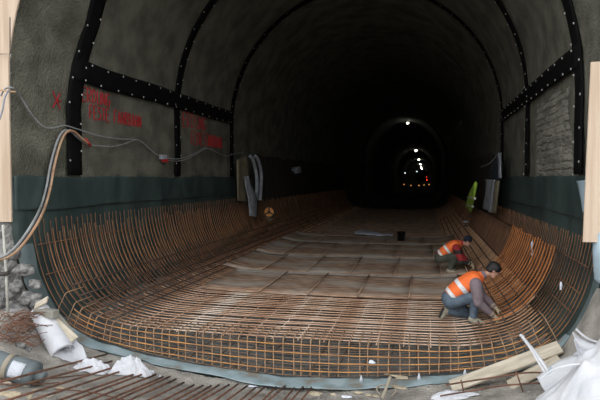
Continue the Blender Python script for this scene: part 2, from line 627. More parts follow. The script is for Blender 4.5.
NAIL = nail_mesh()
NAIL.materials.append(M['nail'])


def put_nail(parent, loc, inward):
    o = bpy.data.objects.new('nail', NAIL)
    COL.objects.link(o)
    o.parent = parent
    o.location = loc
    o.rotation_euler = Vector(inward).to_track_quat('X', 'Z').to_euler()
    return o


for k, (yc, w) in enumerate(zip(RING_Y, RW)):
    t = thing('arch_strip', 'black nailed strip running round the tunnel arch, ' + ring_lab[k], 'strip', (XC, yc, 2.5), 'black strips round the arch')
    rows = []
    n = 110
    for j in range(5):
        y = yc + w * (j / 4 - .5)
        row = []
        for i in range(n + 1):
            u, z, d = ring_pt(TOT * i / n, .045 if j in (1, 2, 3) else .035)
            yy = y + (.42 * min(1, max(0, (z - 4.0) / 1.8)) if k == 0 else 0) + .035 * nz(u, k * 7, z, .8, 3) + (.012 * nz(u, y, z, 3, 6) if j in (0, 4) else 0)
            row.append((XC + u, yy, z))
        rows.append(row)
    o = child('strip_band', MB().grid(rows), M['strap'], t, True)
    sm = o.modifiers.new('thick', 'SOLIDIFY'); sm.thickness = .02; sm.offset = 0
    if k < 4:
        cnt = 0
        tt = .25
        while tt < TOT and cnt < 96:
            for s in (-1, 1):
                jj = .12 * random.random()
                u, z, d = ring_pt(min(tt + jj + (.22 if s > 0 else 0), TOT), .06)
                yy = yc + s * w * .40 + (.42 * min(1, max(0, (z - 4.0) / 1.8)) if k == 0 else 0) + .035 * nz(u, k * 7, z, .8, 3)
                vis = (z < 8.6 if k > 0 else z < 7.5)
                if vis:
                    put_nail(t, (u, yy - yc, z - 2.5), (-d[0], 0, -d[1])); cnt += 1
            tt += .56

for side, sign, z0, z1 in (('left', -1, 4.55, 5.0), ('right', 1, 4.42, 4.82)):
    t = thing('wall_strip', 'black nailed sealing strip running level along the %s wall' % side, 'strip', (XC + sign * 4.6, RING_Y[0], z0), 'level black strips')
    rows = []
    for j in range(4):
        zz = z0 + (z1 - z0) * j / 3
        row = []
        yy = RING_Y[0]
        while yy <= 19.5:
            z = zz + .03 * nz(0, yy, sign, .5, 2)
            if z <= 4.5: u = 4.7
            else: u = math.sqrt(4.7 ** 2 - (z - 4.5) ** 2)
            row.append((XC + sign * (u - .055), yy, z)); yy += .3
        rows.append(row)
    o = child('strip_band', MB().grid(rows), M['strap'], t, True)
    sm = o.modifiers.new('thick', 'SOLIDIFY'); sm.thickness = .02; sm.offset = 0
    yy = RING_Y[0] + .3
    while yy < 19.3:
        for zz in (z0 + .05, z1 - .05):
            y2 = yy + .1 * random.random() + (.2 if zz > 4.8 else 0)
            z = zz + .03 * nz(0, y2, sign, .5, 2)
            u = 4.7 if z < 4.5 else math.sqrt(4.7 ** 2 - (z - 4.5) ** 2)
            put_nail(t, (sign * (u - .07) - sign * 4.6, y2 - RING_Y[0], z - z0), (-sign, 0, 0))
        yy += .62

# rough coarse shotcrete patch on the right wall between the first two strips
rows = []
for i in range(120):
    z = 2.55 + (4.40 - 2.55) * i / 119
    row = []
    for j in range(70):
        y = 10.55 + (14.1 - 10.55) * j / 69
        e = min(i / 2, (119 - i) / 2, j, 69 - j) / 8
        course = math.sin((z + .03 * nz(y * .6, z, 0, 2)) * 44) * .5 + .5
        crk = .035 * (course ** 6)
        h = (.05 + .014 * nz(y, z, 0, 7, 4, 5) - crk * (.4 + .6 * (nz(y * .5, z, 0, 1.2, 8) > -.1))) * min(1, e)
        row.append((XC + 4.735 - h + .01, y, z))
    rows.append(row)
single('rough_patch', MB().grid(rows), M['shot_r'], 'rough pale sprayed concrete patch with level cracks on the right wall', 'concrete patch')

# ------------------------------------------------------------------ red lettering
GL = {
    'E': [[(1, 0), (0, 0), (0, 1), (1, 1)], [(0, .5), (.8, .5)]],
    'R': [[(0, 0), (0, 1), (.8, .95), (.8, .55), (0, .5), (.9, 0)]],
    'D': [[(0, 0), (0, 1), (.6, .9), (.9, .5), (.6, .1), (0, 0)]],
    'U': [[(0, 1), (.05, .1), (.5, 0), (.9, .1), (.9, 1)]],
    'N': [[(0, 0), (0, 1), (.9, 0), (.9, 1)]],
    'G': [[(.9, .9), (.4, 1), (0, .6), (.1, .1), (.6, 0), (.9, .2), (.9, .5), (.5, .5)]],
    'F': [[(0, 0), (0, 1), (.9, 1)], [(0, .5), (.7, .5)]],
    'S': [[(.9, .9), (.3, 1), (.05, .75), (.8, .4), (.8, .1), (.3, 0), (0, .1)]],
    'T': [[(.45, 0), (.45, 1)], [(0, 1), (.9, 1)]],
    'A': [[(0, 0), (.45, 1), (.9, 0)], [(.2, .4), (.7, .4)]],
    'H': [[(0, 0), (0, 1)], [(.85, 0), (.85, 1)], [(0, .5), (.85, .5)]],
    'B': [[(0, 0), (0, 1), (.7, .9), (.7, .6), (0, .5), (.85, .4), (.8, .05), (0, 0)]],
    'X': [[(0, 0), (1, 1)], [(0, 1), (1, 0)], [(.5, .5), (1.15, .5)]],
}


def write(name, lines, label):
    mb = MB()
    for txt, y0, z0, h, w, gap in lines:
        y = y0
        for ch in txt:
            if ch != ' ':
                for st in GL[ch]:
                    pts = []
                    for a, b in smooth_pts([Vector((a, b, 0)) for a, b in st], 3) and [(p.x, p.y) for p in smooth_pts([Vector((a, b, 0)) for a, b in st], 3)]:
                        yy = y + a * w; zz = z0 + b * h
                        u = (4.74 if zz < 3 else 4.735 - (zz - 3) * .02) if zz < 4.5 else math.sqrt(max(0, 4.7 ** 2 - (zz - 4.5) ** 2))
                        k = .035 * nz(-u, yy, zz, .9, 3)
                        pts.append((XC - u + .018 - .0 * k, yy, zz))
                    mb.tube(pts, .013, 6)
            y += w + gap
    return single(name, mb, M['red_paint'], label, 'lettering')


pA = P(84, 100, x=-6.86); pB = P(110, 92, x=-6.86)
write('wall_lettering', [('ERDUNG', 10.36, 4.20, .27, .13, .05)], 'red sprayed word ERDUNG just right of the nearest black strip')
write('wall_lettering', [('FESTE FAHRBAHN', 10.62, 3.86, .27, .105, .055)], 'red sprayed words FESTE FAHRBAHN below the nearer ERDUNG')
write('wall_lettering', [('ERDUNG', 15.3, 4.12, .40, .22, .08)], 'dim red sprayed word ERDUNG right of the second black strip')
write('wall_lettering', [('FESTE FAHRBAHN', 15.9, 3.64, .36, .13, .06)], 'dim red sprayed words FESTE FAHRBAHN below the farther ERDUNG')
write('wall_mark', [('X', 9.42, 3.94, .30, .22, 0)], 'red sprayed cross beside the nearest black strip')

# ------------------------------------------------------------------ reinforcement cage
BR = .0085
cage = thing('rebar_cage', 'rusty two-layer rebar cage curving across the floor and up both walls', 'rebar cage', (XC, 8.7, -.56))


def hoop_pts(prof, zl, zr, ucutr=9, ucutl=9):
    l = [(-u, z) for u, z in reversed(prof) if z <= zl and u <= ucutl]
    r = [(u, z) for u, z in prof[1:] if z <= zr and u <= ucutr]
    return l + r


def hoop_variants(prof, zl, zr, n, seed, ucutr=9, r=BR):
    out = []
    for k in range(n):
        rnd = random.Random(seed + k)
        pts = hoop_pts(prof, zl + rnd.uniform(-.045, .03), zr + rnd.uniform(-.045, .03), ucutr)
        P3 = [(u, .012 * nz(u, k * 3.1, z, .7, seed) + .02 * math.sin(u * .8 + k), z + .006 * nz(u, k, z, 1.5, seed) + .56) for u, z in pts]
        out.append(MB().tube(P3, r, 6).mesh('hoop'))
    return out


def two_tone(me, wall_m, floor_m, lim):
    """wall stretches are bare rust, floor stretches are trodden with dust"""
    me.materials.clear()
    me.materials.append(wall_m); me.materials.append(floor_m); me.materials.append(M['rust_haunch'])
    for p in me.polygons:
        x = p.center.x + .25 * nz(p.center.y * 3, p.center.x, 0, 2, 5)
        p.material_index = 1 if abs(x) < lim else (2 if abs(x) < 4.0 and (x > 0 or abs(x) < 3.4) else 0)
        p.use_smooth = True


hv_out = hoop_variants(OUTs, 1.88, 1.72, 5, 11)
hv_in = hoop_variants(INNs, 1.72, 1.42, 5, 31, r=.0118)
hv_in_cut = hoop_variants(INNs, 1.72, 1.42, 2, 51, ucutr=3.95, r=.0118)
for me in hv_out: two_tone(me, M['rust_orange'], M['rust_mid'], 3.4)
for me in hv_in + hv_in_cut: two_tone(me, M['rust_orange'], M['rust_dusty'], 3.05)

SP = .165
rest = {'outer_hoop': [], 'inner_hoop': []}
n_h = 235
for nm, vs, off, zo in (('outer_hoop', hv_out, 0, 0), ('inner_hoop', hv_in, .10, 0)):
    for i in range(n_h):
        y = 8.70 + off + SP * i + random.uniform(-.012, .012)
        me = vs[i % len(vs)]
        if nm == 'inner_hoop' and y < 9.95: me = hv_in_cut[i % 2]
        if i < 99:
            o = bpy.data.objects.new(nm, me)
            COL.objects.link(o); o.parent = cage
            o.location = (0, y - 8.7, random.uniform(-.006, .006))
        else: rest[nm].append((me, y))
for nm, lst in rest.items():
    mb = MB()
    for me, y in lst:
        mb.add([(v.co.x, v.co.y + y - 8.7, v.co.z) for v in me.vertices], [tuple(p.vertices) for p in me.polygons])
    me = mb.mesh(nm)
    two_tone(me, M['rust_orange'], M['rust_mid'], 3.05)
    o = link(nm, me, None, cage, True)
    o['kind'] = 'stuff'

YEND = 8.7 + SP * n_h


def long_bar(u, z, ya, yb, r, m, name='lengthwise_bar'):
    pts = []
    y = ya
    while y < yb:
        pts.append((XC + u + .012 * nz(u * 5, y, z, .4, 4), y, z + .006 * nz(u * 3, y, z, .5, 7)))
        y += 1.5
    pts.append((XC + u, yb, z))
    return child(name, MB().tube(pts, r, 6), m, cage, True)


M['end_rust'] = mat('rust_end', (.60, .28, .085), (.34, .17, .08), 3.0, .85, 0, c3=(.48, .24, .09))
Ls, Li = plen(OUTs), plen(INNs)
for sign in (-1, 1):
    # dark lengthwise bars crossing the curved haunches
    for t in (3.15, 3.36, 3.56, 3.76, 3.98, 4.22):
        u, z = interp(INNs, t)
        long_bar(sign * u * .995, z + .022, 8.9 if sign < 0 else 9.7, 35, .013, M['rust_dark'])
    for t in ((4.95, 5.5) if sign < 0 else (4.7, 5.0, 5.4)):
        u, z = interp(OUTs, t)
        long_bar(sign * (u - .02), z, 8.75, 35, .009, M['rust_orange'])
    for i in range(1, 10):
        u, z = interp(OUTs, .42 * i)
        long_bar(sign * u, z + .022, 8.62, 30, .009, M['rust_dark'])
    for i in range(1, 8):
        u, z = interp(INNs, .42 * i - .2)
        if i % 1 == 0: long_bar(sign * u, z - .022, 8.75, 35, .009, M['rust_dusty'])
# crosswise bars of the closed front end
for k, f in enumerate((.12, .36, .60, .84)):
    pts = []
    for i in range(61):
        u = -3.75 + 7.65 * i / 60
        zi = z_at(INNs, u); zo = z_at(OUTs, u)
        s = 1 if u > 0 else -1
        pts.append((XC + u + s * .18 * f * min(1, abs(u) / 3), 8.655 + .01 * math.sin(u * 2 + k), zo + (zi - zo) * (1 - f) + .006 * nz(u, k, 0, 2)))
    child('end_hoop', MB().tube(pts, .0095, 6), M['end_rust'], cage, True)
# hooked end bars: from the top mat bent down to the bottom mat
u = -3.95
while u < 4.02:
    uu = u + random.uniform(-.02, .02)
    zi = z_at(INNs, uu); zo = z_at(OUTs, uu)
    s = 1 if uu > 0 else -1
    out = .16 * max(0, (abs(uu) - 2.6)) / 1.3 * s
    lean = random.uniform(-.02, .02)
    pts = [(XC + uu, 9.25, zi + .03), (XC + uu, 8.78, zi + .03), (XC + uu + lean * .3, 8.69, zi + .012), (XC + uu + lean * .6 + out * .2, 8.665, zi - .06),
           (XC + uu + lean + out, 8.665, zo + .05), (XC + uu + lean + out, 8.68, zo + .012), (XC + uu + lean + out, 8.95, zo + .03)]
    child('hooked_bar', MB().tube(smooth_pts(pts, 3), .010, 6), M['link'], cage, True)
    u += .152
# fresh orange starter bars against the right wall
for i in range(20):
    y = 9.95 + .235 * i + random.uniform(-.02, .02)
    top = 1.45 + random.uniform(-.03, .03)
    pts = [(u - .05, z) for u, z in INNs if u > 3.35 and z < 1.75 and z < top + .02]
    pts = [(XC + u, y + .01 * nz(u, i, z, 1), z) for u, z in pts] + [(XC + pts[-1][0] + .01, y, top)]
    child('starter_bar', MB().tube(pts, .0125, 6), M['rust_new'], cage, True, label='bright orange bar')

# ------------------------------------------------------------------ wire mesh sheets on the cage
rows_d = [(12.05, 14.8, [-5.05, -3.62, -2.5, -1.4, -.3, .85]), (14.75, 18.1, [-5.5, -4.4, -3.15, -1.95, -.75, .45, 1.1]),
          (18.05, 21.9, [-5.55, -4.6, -3.3, -2.1, -.9, .3, 1.15]), (21.85, 24.45, [-5.58, -4.2, -2.8, -1.4, 0, 1.2])]
rn = ['nearest row', 'second row', 'third row', 'farthest row']
on = ['leftmost', 'second from the left', 'third from the left', 'fourth from the left', 'fifth from the left', 'rightmost']
for r, (ya, yb, xs) in enumerate(rows_d):
    for i in range(len(xs) - 1):
        xa, xb = xs[i], xs[i + 1]
        pos = on[i] if i < len(xs) - 2 else 'rightmost'
        za = .026 + .004 * r
        t = thing('mesh_sheet', 'rusty wire mesh sheet on the floor, %s of the %s' % (pos, rn[r]), 'wire mesh', ((xa + xb) / 2, ya, za), 'wire mesh sheets laid on the cage floor')
        g = []
        for a in range(7):
            y = ya - .03 + (yb - ya + .06) * a / 6 + (random.uniform(-.05, .05) if a in (0,) else 0)
            g.append([(xa + (xb - xa) * b / 4, y, z_at(INNs, xa + (xb - xa) * b / 4 - XC) + za - .004 * (i % 2) + .006 + .006 * nz(xa + b, y, r, 1, 3)) for b in range(5)])
        o = child('wire_panel', MB().grid(g), M['mesh'], t, True)
        sm = o.modifiers.new('thick', 'SOLIDIFY'); sm.thickness = .010; sm.offset = 0
        e = child('edge_bar', MB().tube([(xb, ya - .02, za + .032 + z_at(INNs, xb - XC)), (xb + .01, (ya + yb) / 2, za + .034 + z_at(INNs, xb - XC)), (xb, yb, za + .032 + z_at(INNs, xb - XC))], .010, 6), M['seam'], t, True)
        if random.random() < .75 or r == 0:
            w = random.uniform(.16, .40)
            fx = lambda q: xa + (xb - xa) * (.02 + .96 * q / 8)
            e = MB().grid([[(fx(q), yb - .02 - (w + .08 * nz(fx(q), r, 0, 3, 3)) * (1 - e_), z_at(INNs, fx(q) - XC) + za + .019) for q in range(9)] for e_ in (0, 1)])
            o = child('dusty_strip', e, M['mesh_grey'], t, False, 'pale grey concrete-dusted strip')
            sm = o.modifiers.new('thick', 'SOLIDIFY'); sm.thickness = .006; sm.offset = 0


# ------------------------------------------------------------------ remeshed soft bodies
def remesh(mb, name, voxel, sm=4, fac=.5):
    me = mb.mesh(name + '_src')
    tmp = bpy.data.objects.new('tmp', me)
    COL.objects.link(tmp)
    m1 = tmp.modifiers.new('r', 'REMESH'); m1.mode = 'VOXEL'; m1.voxel_size = voxel
    m2 = tmp.modifiers.new('s', 'SMOOTH'); m2.factor = fac; m2.iterations = sm
    dg = bpy.context.evaluated_depsgraph_get()
    out = bpy.data.meshes.new_from_object(tmp.evaluated_get(dg))
    bpy.data.objects.remove(tmp)
    out.name = name
    for p in out.polygons: p.use_smooth = True
    return out


def soft(name, mb, voxel, m, parent, T=None, sm=4, label=None):
    me = remesh(mb, name, voxel, sm)
    me.materials.clear(); me.materials.append(m)
    o = link(name, me, None, parent)
    if label: o['label'] = label
    return o


# ------------------------------------------------------------------ people
def hand_mb(mb, wrist, tip_dir, palm_n, side, grow=0.0, curl=.9):
    """palm, four unequal bent fingers and a thumb; side = direction of the thumb"""
    d = Vector(tip_dir).normalized(); n = Vector(palm_n).normalized(); n = (n - d * n.dot(d)).normalized()
    s = d.cross(n).normalized()
    if s.dot(Vector(side)) < 0: s = -s
    w = Vector(wrist)
    pc = w + d * .055
    for k in (-.024, -.008, .008, .024):
        mb.cap(w + d * .01 + s * k * .7, w + d * .085 + s * k, .017 + grow, .015 + grow, 8)
    for i, (k, ln) in enumerate(((.030, .068), (.010, .076), (-.010, .070), (-.029, .055))):
        b = w + d * .085 + s * k
        p1 = b + (d * math.cos(curl * .35) + n * math.sin(curl * .35) + s * k * 2) * ln * .45
        p2 = p1 + (d * math.cos(curl) + n * math.sin(curl)) * ln * .33
        p3 = p2 + (d * math.cos(curl * 1.7) + n * math.sin(curl * 1.7)) * ln * .26
        mb.cap(b, p1, .0105 + grow, .0095 + grow, 8); mb.cap(p1, p2, .0095 + grow, .009 + grow, 8); mb.cap(p2, p3, .009 + grow, .0075 + grow, 8)
    b = w + d * .028 + s * .026
    p1 = b + (d * .6 + s * .75 + n * .25).normalized() * .042
    p2 = p1 + (d * .85 + s * .15 + n * .5).normalized() * .032
    mb.cap(b, p1, .0135 + grow, .0115 + grow, 8); mb.cap(p1, p2, .011 + grow, .009 + grow, 8)


def person(label, loc, rotz, K, cloth):
    root = thing('person', label, 'person', loc, 'workers kneeling on the cage' if False else None, rotz)
    V = lambda k: Vector(K[k])
    hip = V('hip'); chest = V('chest'); neck = V('neck'); head = V('head')
    lat = Vector((0, 1, 0))
    ax = (chest - hip).normalized()
    nrm = ax.cross(lat).normalized()     # back side
    if nrm.z < 0: nrm = -nrm

    def torso(mb, g, lo=0.0, hi=1.0):
        n = 6
        prof = [(.155, .115), (.150, .112), (.145, .108), (.160, .115), (.175, .122), (.165, .11)]
        for i in range(n):
            f = i / (n - 1)
            if f < lo - 1e-6 or f > hi + 1e-6: continue
            c = hip.lerp(chest, f) + nrm * .035 * math.sin(PI * f)
            w, t = prof[i]
            for k in (-1, -.5, 0, .5, 1):
                f2 = min(f + .22, hi)
                c2 = hip.lerp(chest, f2) + nrm * .035 * math.sin(PI * f2)
                mb.cap(c + lat * k * (w - t * .75), c2 + lat * k * (w - t * .75), t * (1 - .12 * abs(k)) + g, t * (1 - .12 * abs(k)) + g, 12)

    def arms(mb, g, upto=1.0):
        for s in ('r', 'l'):
            a, b, c = V('sh_' + s), V('el_' + s), V('wr_' + s)
            mb.cap(a, b, .064 + g, .050 + g); mb.cap(b, b.lerp(c, upto), .050 + g, (.030 + .008 * (1 - upto)) + g)
            mb.cap(chest + (a - chest) * .4, a, .075 + g, .062 + g)

    def legs(mb, g, upto=1.0):
        for s in ('r', 'l'):
            a, b, c = V('hp_' + s), V('kn_' + s), V('an_' + s)
            mb.cap(hip + (a - hip) * .5, a, .115 + g, .10 + g)
            mb.cap(a, b, .092 + g, .062 + g); mb.cap(b, b.lerp(c, .4), .060 + g, .058 + g); mb.cap(b.lerp(c, .4), b.lerp(c, upto), .058 + g, .040 + g)

    hf = V('face').normalized(); hl = lat; hu = hl.cross(hf) * -1
    hu = hf.cross(hl); hu = hu if hu.dot(head - neck) > 0 else -hu
    R = Matrix((hf, hl, hu)).transposed()
    H = lambda x, y, z: head + R @ Vector((x, y, z))
    # body: one continuous surface with head, neck, torso, limbs, hands and feet
    mb = MB()
    torso(mb, 0); arms(mb, 0); legs(mb, 0)
    mb.cap(chest, neck, .10, .062); mb.cap(neck, H(-.01, 0, -.05), .058, .055)
    mb.ball(H(-.015, 0, .03), (.100, .078, .098), 16, 12, R)
    mb.ball(H(.028, 0, -.035), (.070, .062, .088), 16, 12, R)
    mb.cap(H(.055, -.018, -.092), H(.055, .018, -.092), .028, .028)
    mb.cap(H(.092, 0, .012), H(.112, 0, -.024), .009, .015, 8)
    mb.cap(H(.085, -.028, .026), H(.085, .028, .026), .013, .013, 8)
    mb.cap(H(.082, -.018, -.058), H(.082, .018, -.058), .011, .011, 8)
    for s in (-1, 1): mb.ball(H(-.005, s * .078, -.012), (.018, .009, .030), 10, 8, R)
    for s in ('r', 'l'):
        hand_mb(mb, K['wr_' + s], K['hd_' + s], K['pn_' + s], K['th_' + s], -.001, 1.1)
        a = V('an_' + s); tt = V('to_' + s)
        mb.cap(a, a.lerp(tt, .5), .042, .036); mb.cap(a.lerp(tt, .5), tt, .036, .028)
    body = soft('body', mb, .0105, M['skin'], root, sm=3)
    # clothing
    mb = MB(); torso(mb, .014); arms(mb, .022, .93)
    for s in ('r', 'l'): mb.cap(V('sh_' + s), V('el_' + s), .108, .082); mb.cap(V('el_' + s), V('el_' + s).lerp(V('wr_' + s), .6), .080, .064)
    mb.cap(chest, neck, .112, .074)
    sw = soft('sweater', mb, .013, cloth['top'], root, label=cloth['top_label'])
    if cloth.get('bars'):
        sw.data.materials.append(M['darkcloth'])
        for p in sw.data.polygons:
            if .56 < p.center.z < .66 or p.center.z < .40: p.material_index = 1
    mb = MB(); legs(mb, .026, .88); mb.cap(hip - lat * .06, hip + lat * .06, .135, .135); torso(mb, .016, 0, .2)
    soft('trousers', mb, .014, cloth['trousers'], root, label=cloth['trousers_label'])
    mb = MB(); torso(mb, .036, .19, 1)
    for s in ('r', 'l'):
        a = V('sh_' + s); mb.cap(chest + (a - chest) * .35, chest + (a - chest) * .8, .094, .084)
        mb.cap(chest, chest.lerp(neck, .65), .118, .094)
    vest = soft('safety_vest', mb, .014, M['orange'], root, label='orange safety vest')
    # reflective bands: strips of the vest's own surface
    me = vest.data
    for (lo, hi) in cloth['bands']:
        b2 = MB(); idx = {}
        L = (chest - hip).length
        for p in me.polygons:
            f = (p.center - hip).dot(ax) / L
            if lo <= f <= hi:
                ids = []
                for vi in p.vertices:
                    if vi not in idx:
                        idx[vi] = len(b2.v); v = me.vertices[vi]; b2.v.append(tuple(v.co + v.normal * .006))
                    ids.append(idx[vi])
                b2.f.append(tuple(ids))
        if b2.f:
            o = link('reflective_band', b2.mesh('reflective_band'), M['reflect'], vest, True)
    # boots
    for s in ('r', 'l'):
        a = V('an_' + s); tt = V('to_' + s); kn = V('kn_' + s)
        mb = MB()
        up = (kn - a).normalized()
        mb.cap(a, a + up * .10, .062, .066)
        mb.cap(a - (tt - a).normalized() * .02, a.lerp(tt, .5), .060, .056)
        for k in (-.012, .012): mb.cap(a.lerp(tt, .45) + lat * k, tt + lat * k, .046, .036)
        bt = soft('boot', mb, .011, M['boot'], root)
        # sole
        dd = (tt - a); dd.normalize()
        sn = dd.cross(lat).normalized()
        if sn.dot(up) > 0: sn = -sn
        mb = MB()
        mid = a.lerp(tt, .5)
        rows = []
        for i in range(9):
            f = -.30 + 1.48 * i / 8
            c = a.lerp(tt, f) + sn * (.046 - .012 * max(f, 0))
            w = .042 if i in (0, 8) else .052
            if i == 0: w = .03
            rows.append((c, w))
        vs = []; fs = []
        for c, w in rows:
            vs += [c - lat * w, c + lat * w, c + lat * w + sn * .02, c - lat * w + sn * .02]
        for i in range(8):
            for k in range(4):
                fs.append((i * 4 + k, i * 4 + (k + 1) % 4, (i + 1) * 4 + (k + 1) % 4, (i + 1) * 4 + k))
        fs += [(0, 1, 2, 3), (32, 33, 34, 35)]
        mb.add(vs, fs)
        link('sole', mb.mesh('sole'), M['sole'], bt)
        # glove
        mb = MB(); hand_mb(mb, K['wr_' + s], K['hd_' + s], K['pn_' + s], K['th_' + s], .013, 1.1)
        w_ = V('wr_' + s); e_ = V('el_' + s)
        mb.cap(w_ + (e_ - w_).normalized() * .06, w_, .056, .046)
        soft('work_glove', mb, .006, M['glove'], root, sm=2)
    # head wear
    mb = MB()
    if cloth['hat'] == 'hair':
        mb.ball(H(-.022, 0, .050), (.112, .092, .102), 16, 12, R)
        mb.ball(H(-.055, 0, -.01), (.075, .084, .085), 16, 12, R)
        mb.ball(H(.035, 0, .092), (.055, .06, .034), 16, 12, R)
        for s in (-1, 1): mb.cap(H(-.01, s * .074, .04), H(.0, s * .078, .0), .014, .008, 8)
        soft('hair', mb, .010, M['hair'], root, sm=2)
    else:
        mb.ball(H(-.022, 0, .048), (.108, .090, .100), 16, 12, R)
        mb.ball(H(-.045, 0, .01), (.085, .084, .07), 16, 12, R)
        hat = soft('beanie', mb, .010, M['beanie'], root, sm=3, label='dark blue knitted beanie')
    for s in (-1, 1):
        b2 = MB().ball(H(.084, s * .029, .004), .011, 10, 8)
        link('eye', b2.mesh('eye'), M['eye'], root, True)
        b2 = MB().cap(H(.094, s * .018, .026), H(.088, s * .040, .026), .005, .004, 6)
        link('eyebrow', b2.mesh('eyebrow'), M['hair'], root, True)
    b2 = MB().cap(H(.096, -.018, -.056), H(.096, .018, -.056), .006, .006, 8)
    link('lips', b2.mesh('lips'), M['lips'], root, True)
    root.scale = (1.04, 1.04, 1.04)
    return root


K1 = dict(hip=(-.31, 0, .43), chest=(.08, 0, .75), neck=(.24, 0, .84), head=(.405, -.01, .925), face=(.80, -.22, -.60),
          hp_r=(-.30, -.11, .38), kn_r=(.10, -.16, .50), an_r=(.06, -.14, .10), to_r=(.23, -.16, .055),
          hp_l=(-.30, .11, .38), kn_l=(.02, .17, .14), an_l=(-.36, .14, .17), to_l=(-.42, .14, .06),
          sh_r=(.09, -.20, .72), el_r=(.13, -.26, .42), wr_r=(.38, -.19, .20), hd_r=(.78, .15, -.60), pn_r=(-.45, .2, -.75), th_r=(0, 1, .2),
          sh_l=(.12, .20, .72), el_l=(.26, .26, .44), wr_l=(.46, .10, .26), hd_l=(.7, -.1, -.6), pn_l=(-.4, -.1, -.8), th_l=(0, -1, .2))
w1 = P(468, 323, z=.03)
person('worker in orange vest and blue jeans kneeling in front, bare dark hair', (w1.x, w1.y, .02), math.radians(3), K1,
       dict(top=M['sweater'], top_label='mauve sweater', trousers=M['jeans'], trousers_label='faded blue jeans', hat='hair', bands=((.08, .20), (.48, .62))))
K2 = dict(K1)
K2.update(hip=(-.26, 0, .44), chest=(.12, 0, .74), neck=(.28, 0, .81), head=(.43, 0, .86), face=(.86, .0, -.5),
          hp_r=(-.26, -.11, .40), kn_r=(.14, -.17, .48), an_r=(-.02, -.14, .10), to_r=(.16, -.16, .055),
          hp_l=(-.26, .11, .40), kn_l=(.16, .17, .46), an_l=(.02, .14, .10), to_l=(.20, .16, .055),
          sh_r=(.15, -.20, .70), el_r=(.28, -.24, .42), wr_r=(.50, -.16, .30),
          sh_l=(.15, .20, .70), el_l=(.30, .24, .42), wr_l=(.50, .14, .30))
w2 = P(450, 273.5, z=.03)
person('worker in orange vest and dark blue beanie squatting behind the other', (w2.x, w2.y, .02), math.radians(-4), K2,
       dict(top=M['redjacket'], top_label='red fleece jacket with dark bands', bars=True, trousers=M['olive'], trousers_label='dark olive trousers', hat='beanie', bands=((.10, .22), (.50, .64))))


# ------------------------------------------------------------------ soft lumps (bags, crumpled sheeting)
def lump_mesh(name, r, seed, amp=.25, fr=1.6, flat=.2, nu=48, nv=28, ridge=.5):
    mb = MB(); n = nu; m = nv
    vs = []
    for i in range(m + 1):
        th = PI * i / m
        for k in range(n):
            ph = 2 * PI * k / n
            d = Vector((math.sin(th) * math.cos(ph), math.sin(th) * math.sin(ph), math.cos(th)))
            q = 1 + amp * nz(d.x, d.y, d.z, fr, seed, 3) + amp * ridge * (abs(nz(d.x, d.y, d.z, fr * 1.7, seed + 9, 2)) - .3)
            v = Vector((d.x * r[0], d.y * r[1], d.z * r[2])) * q
            if v.z < 0: v.z *= flat
            vs.append(v)
    fs = []
    for i in range(m):
        for k in range(n):
            k2 = (k + 1) % n
            fs.append((i * n + k, (i + 1) * n + k, (i + 1) * n + k2, i * n + k2))
    mb.add(vs, fs)
    me = mb.mesh(name)
    return me


def lump(name, loc, r, seed, m, label, cat, rot=0, group=None, **kw):
    me = lump_mesh(name, r, seed, **kw)
    o = link(name, me, m, smooth=True)
    o.location = loc; o.rotation_euler = (0, 0, rot)
    return tag(o, label, cat, group)


def onground(px, py, lift=0.0, y=7.9):
    """walk the pixel's ray to the ground"""
    a = Vector((0, 0, CAMZ)); b = P(px, py, y=12)
    for i in range(600):
        p = a.lerp(b, .3 + .7 * i / 600)
        if p.z < gz(p.x, p.y) + lift: return Vector((p.x, p.y, gz(p.x, p.y)))
    return P(px, py, y=y)


# crumpled white sheeting on the left
def crumple(px, py, w, h, seed, label, rot=0, d=.5):
    p = onground(px, py)
    return lump('plastic_sheeting', (p.x, p.y, p.z - .01), (w / 2, w * d / 2, h), seed, M['white'], label, 'plastic sheeting', rot, 'crumpled white sheeting', amp=.42, fr=1.1, flat=.1, ridge=.9)


def cloth_heap(name, px, py, w, d, h, seed, m, rot=0, nu=44, nv=34, fr=1.6, at=None, sharp=.32):
    c = onground(px, py) if at is None else Vector(at)
    rows = []
    cr_, sr_ = math.cos(rot), math.sin(rot)
    for i in range(nv + 1):
        row = []
        for j in range(nu + 1):
            a = -1 + 2 * j / nu; b = -1 + 2 * i / nv
            # square to disc, with a ragged outline
            x = a * math.sqrt(max(0, 1 - b * b / 2)); y = b * math.sqrt(max(0, 1 - a * a / 2))
            r = math.hypot(x, y); q = math.atan2(y, x)
            k = 1 + .28 * nz(math.cos(q), math.sin(q), 0, 1.3, seed, 3)
            x *= k; y *= k
            rid = 1 - 2 * abs(nz(x, y * 1.2, 0, fr, seed + 5, 3))
            rid2 = 1 - 2 * abs(nz(x * .9, y, 0, fr * 2.1, seed + 8, 2))
            z = h * max(0, 1 - r ** 2.2) * (.55 + sharp * rid + .22 * rid2) + .02 * (1 - r)
            wx = c.x + (x * w / 2) * cr_ - (y * d / 2) * sr_ + .04 * w * nz(x, y, 1, 2, seed)
            wy = c.y + (x * w / 2) * sr_ + (y * d / 2) * cr_
            row.append((wx, wy, gz(wx, wy) + .012 + max(z, 0)))
        rows.append(row)
    me = MB().grid(rows).mesh(name)
    o = link(name, me, m, smooth=True)
    rebase(me, o)
    sm = o.modifiers.new('t', 'SOLIDIFY'); sm.thickness = .006
    return o


def crumple(px, py, w, h, seed, label, rot=0, d=.5):
    return tag(cloth_heap('plastic_sheeting', px, py, w, w * d, h, seed, M['white'], rot), label, 'plastic sheeting', 'crumpled white sheeting')


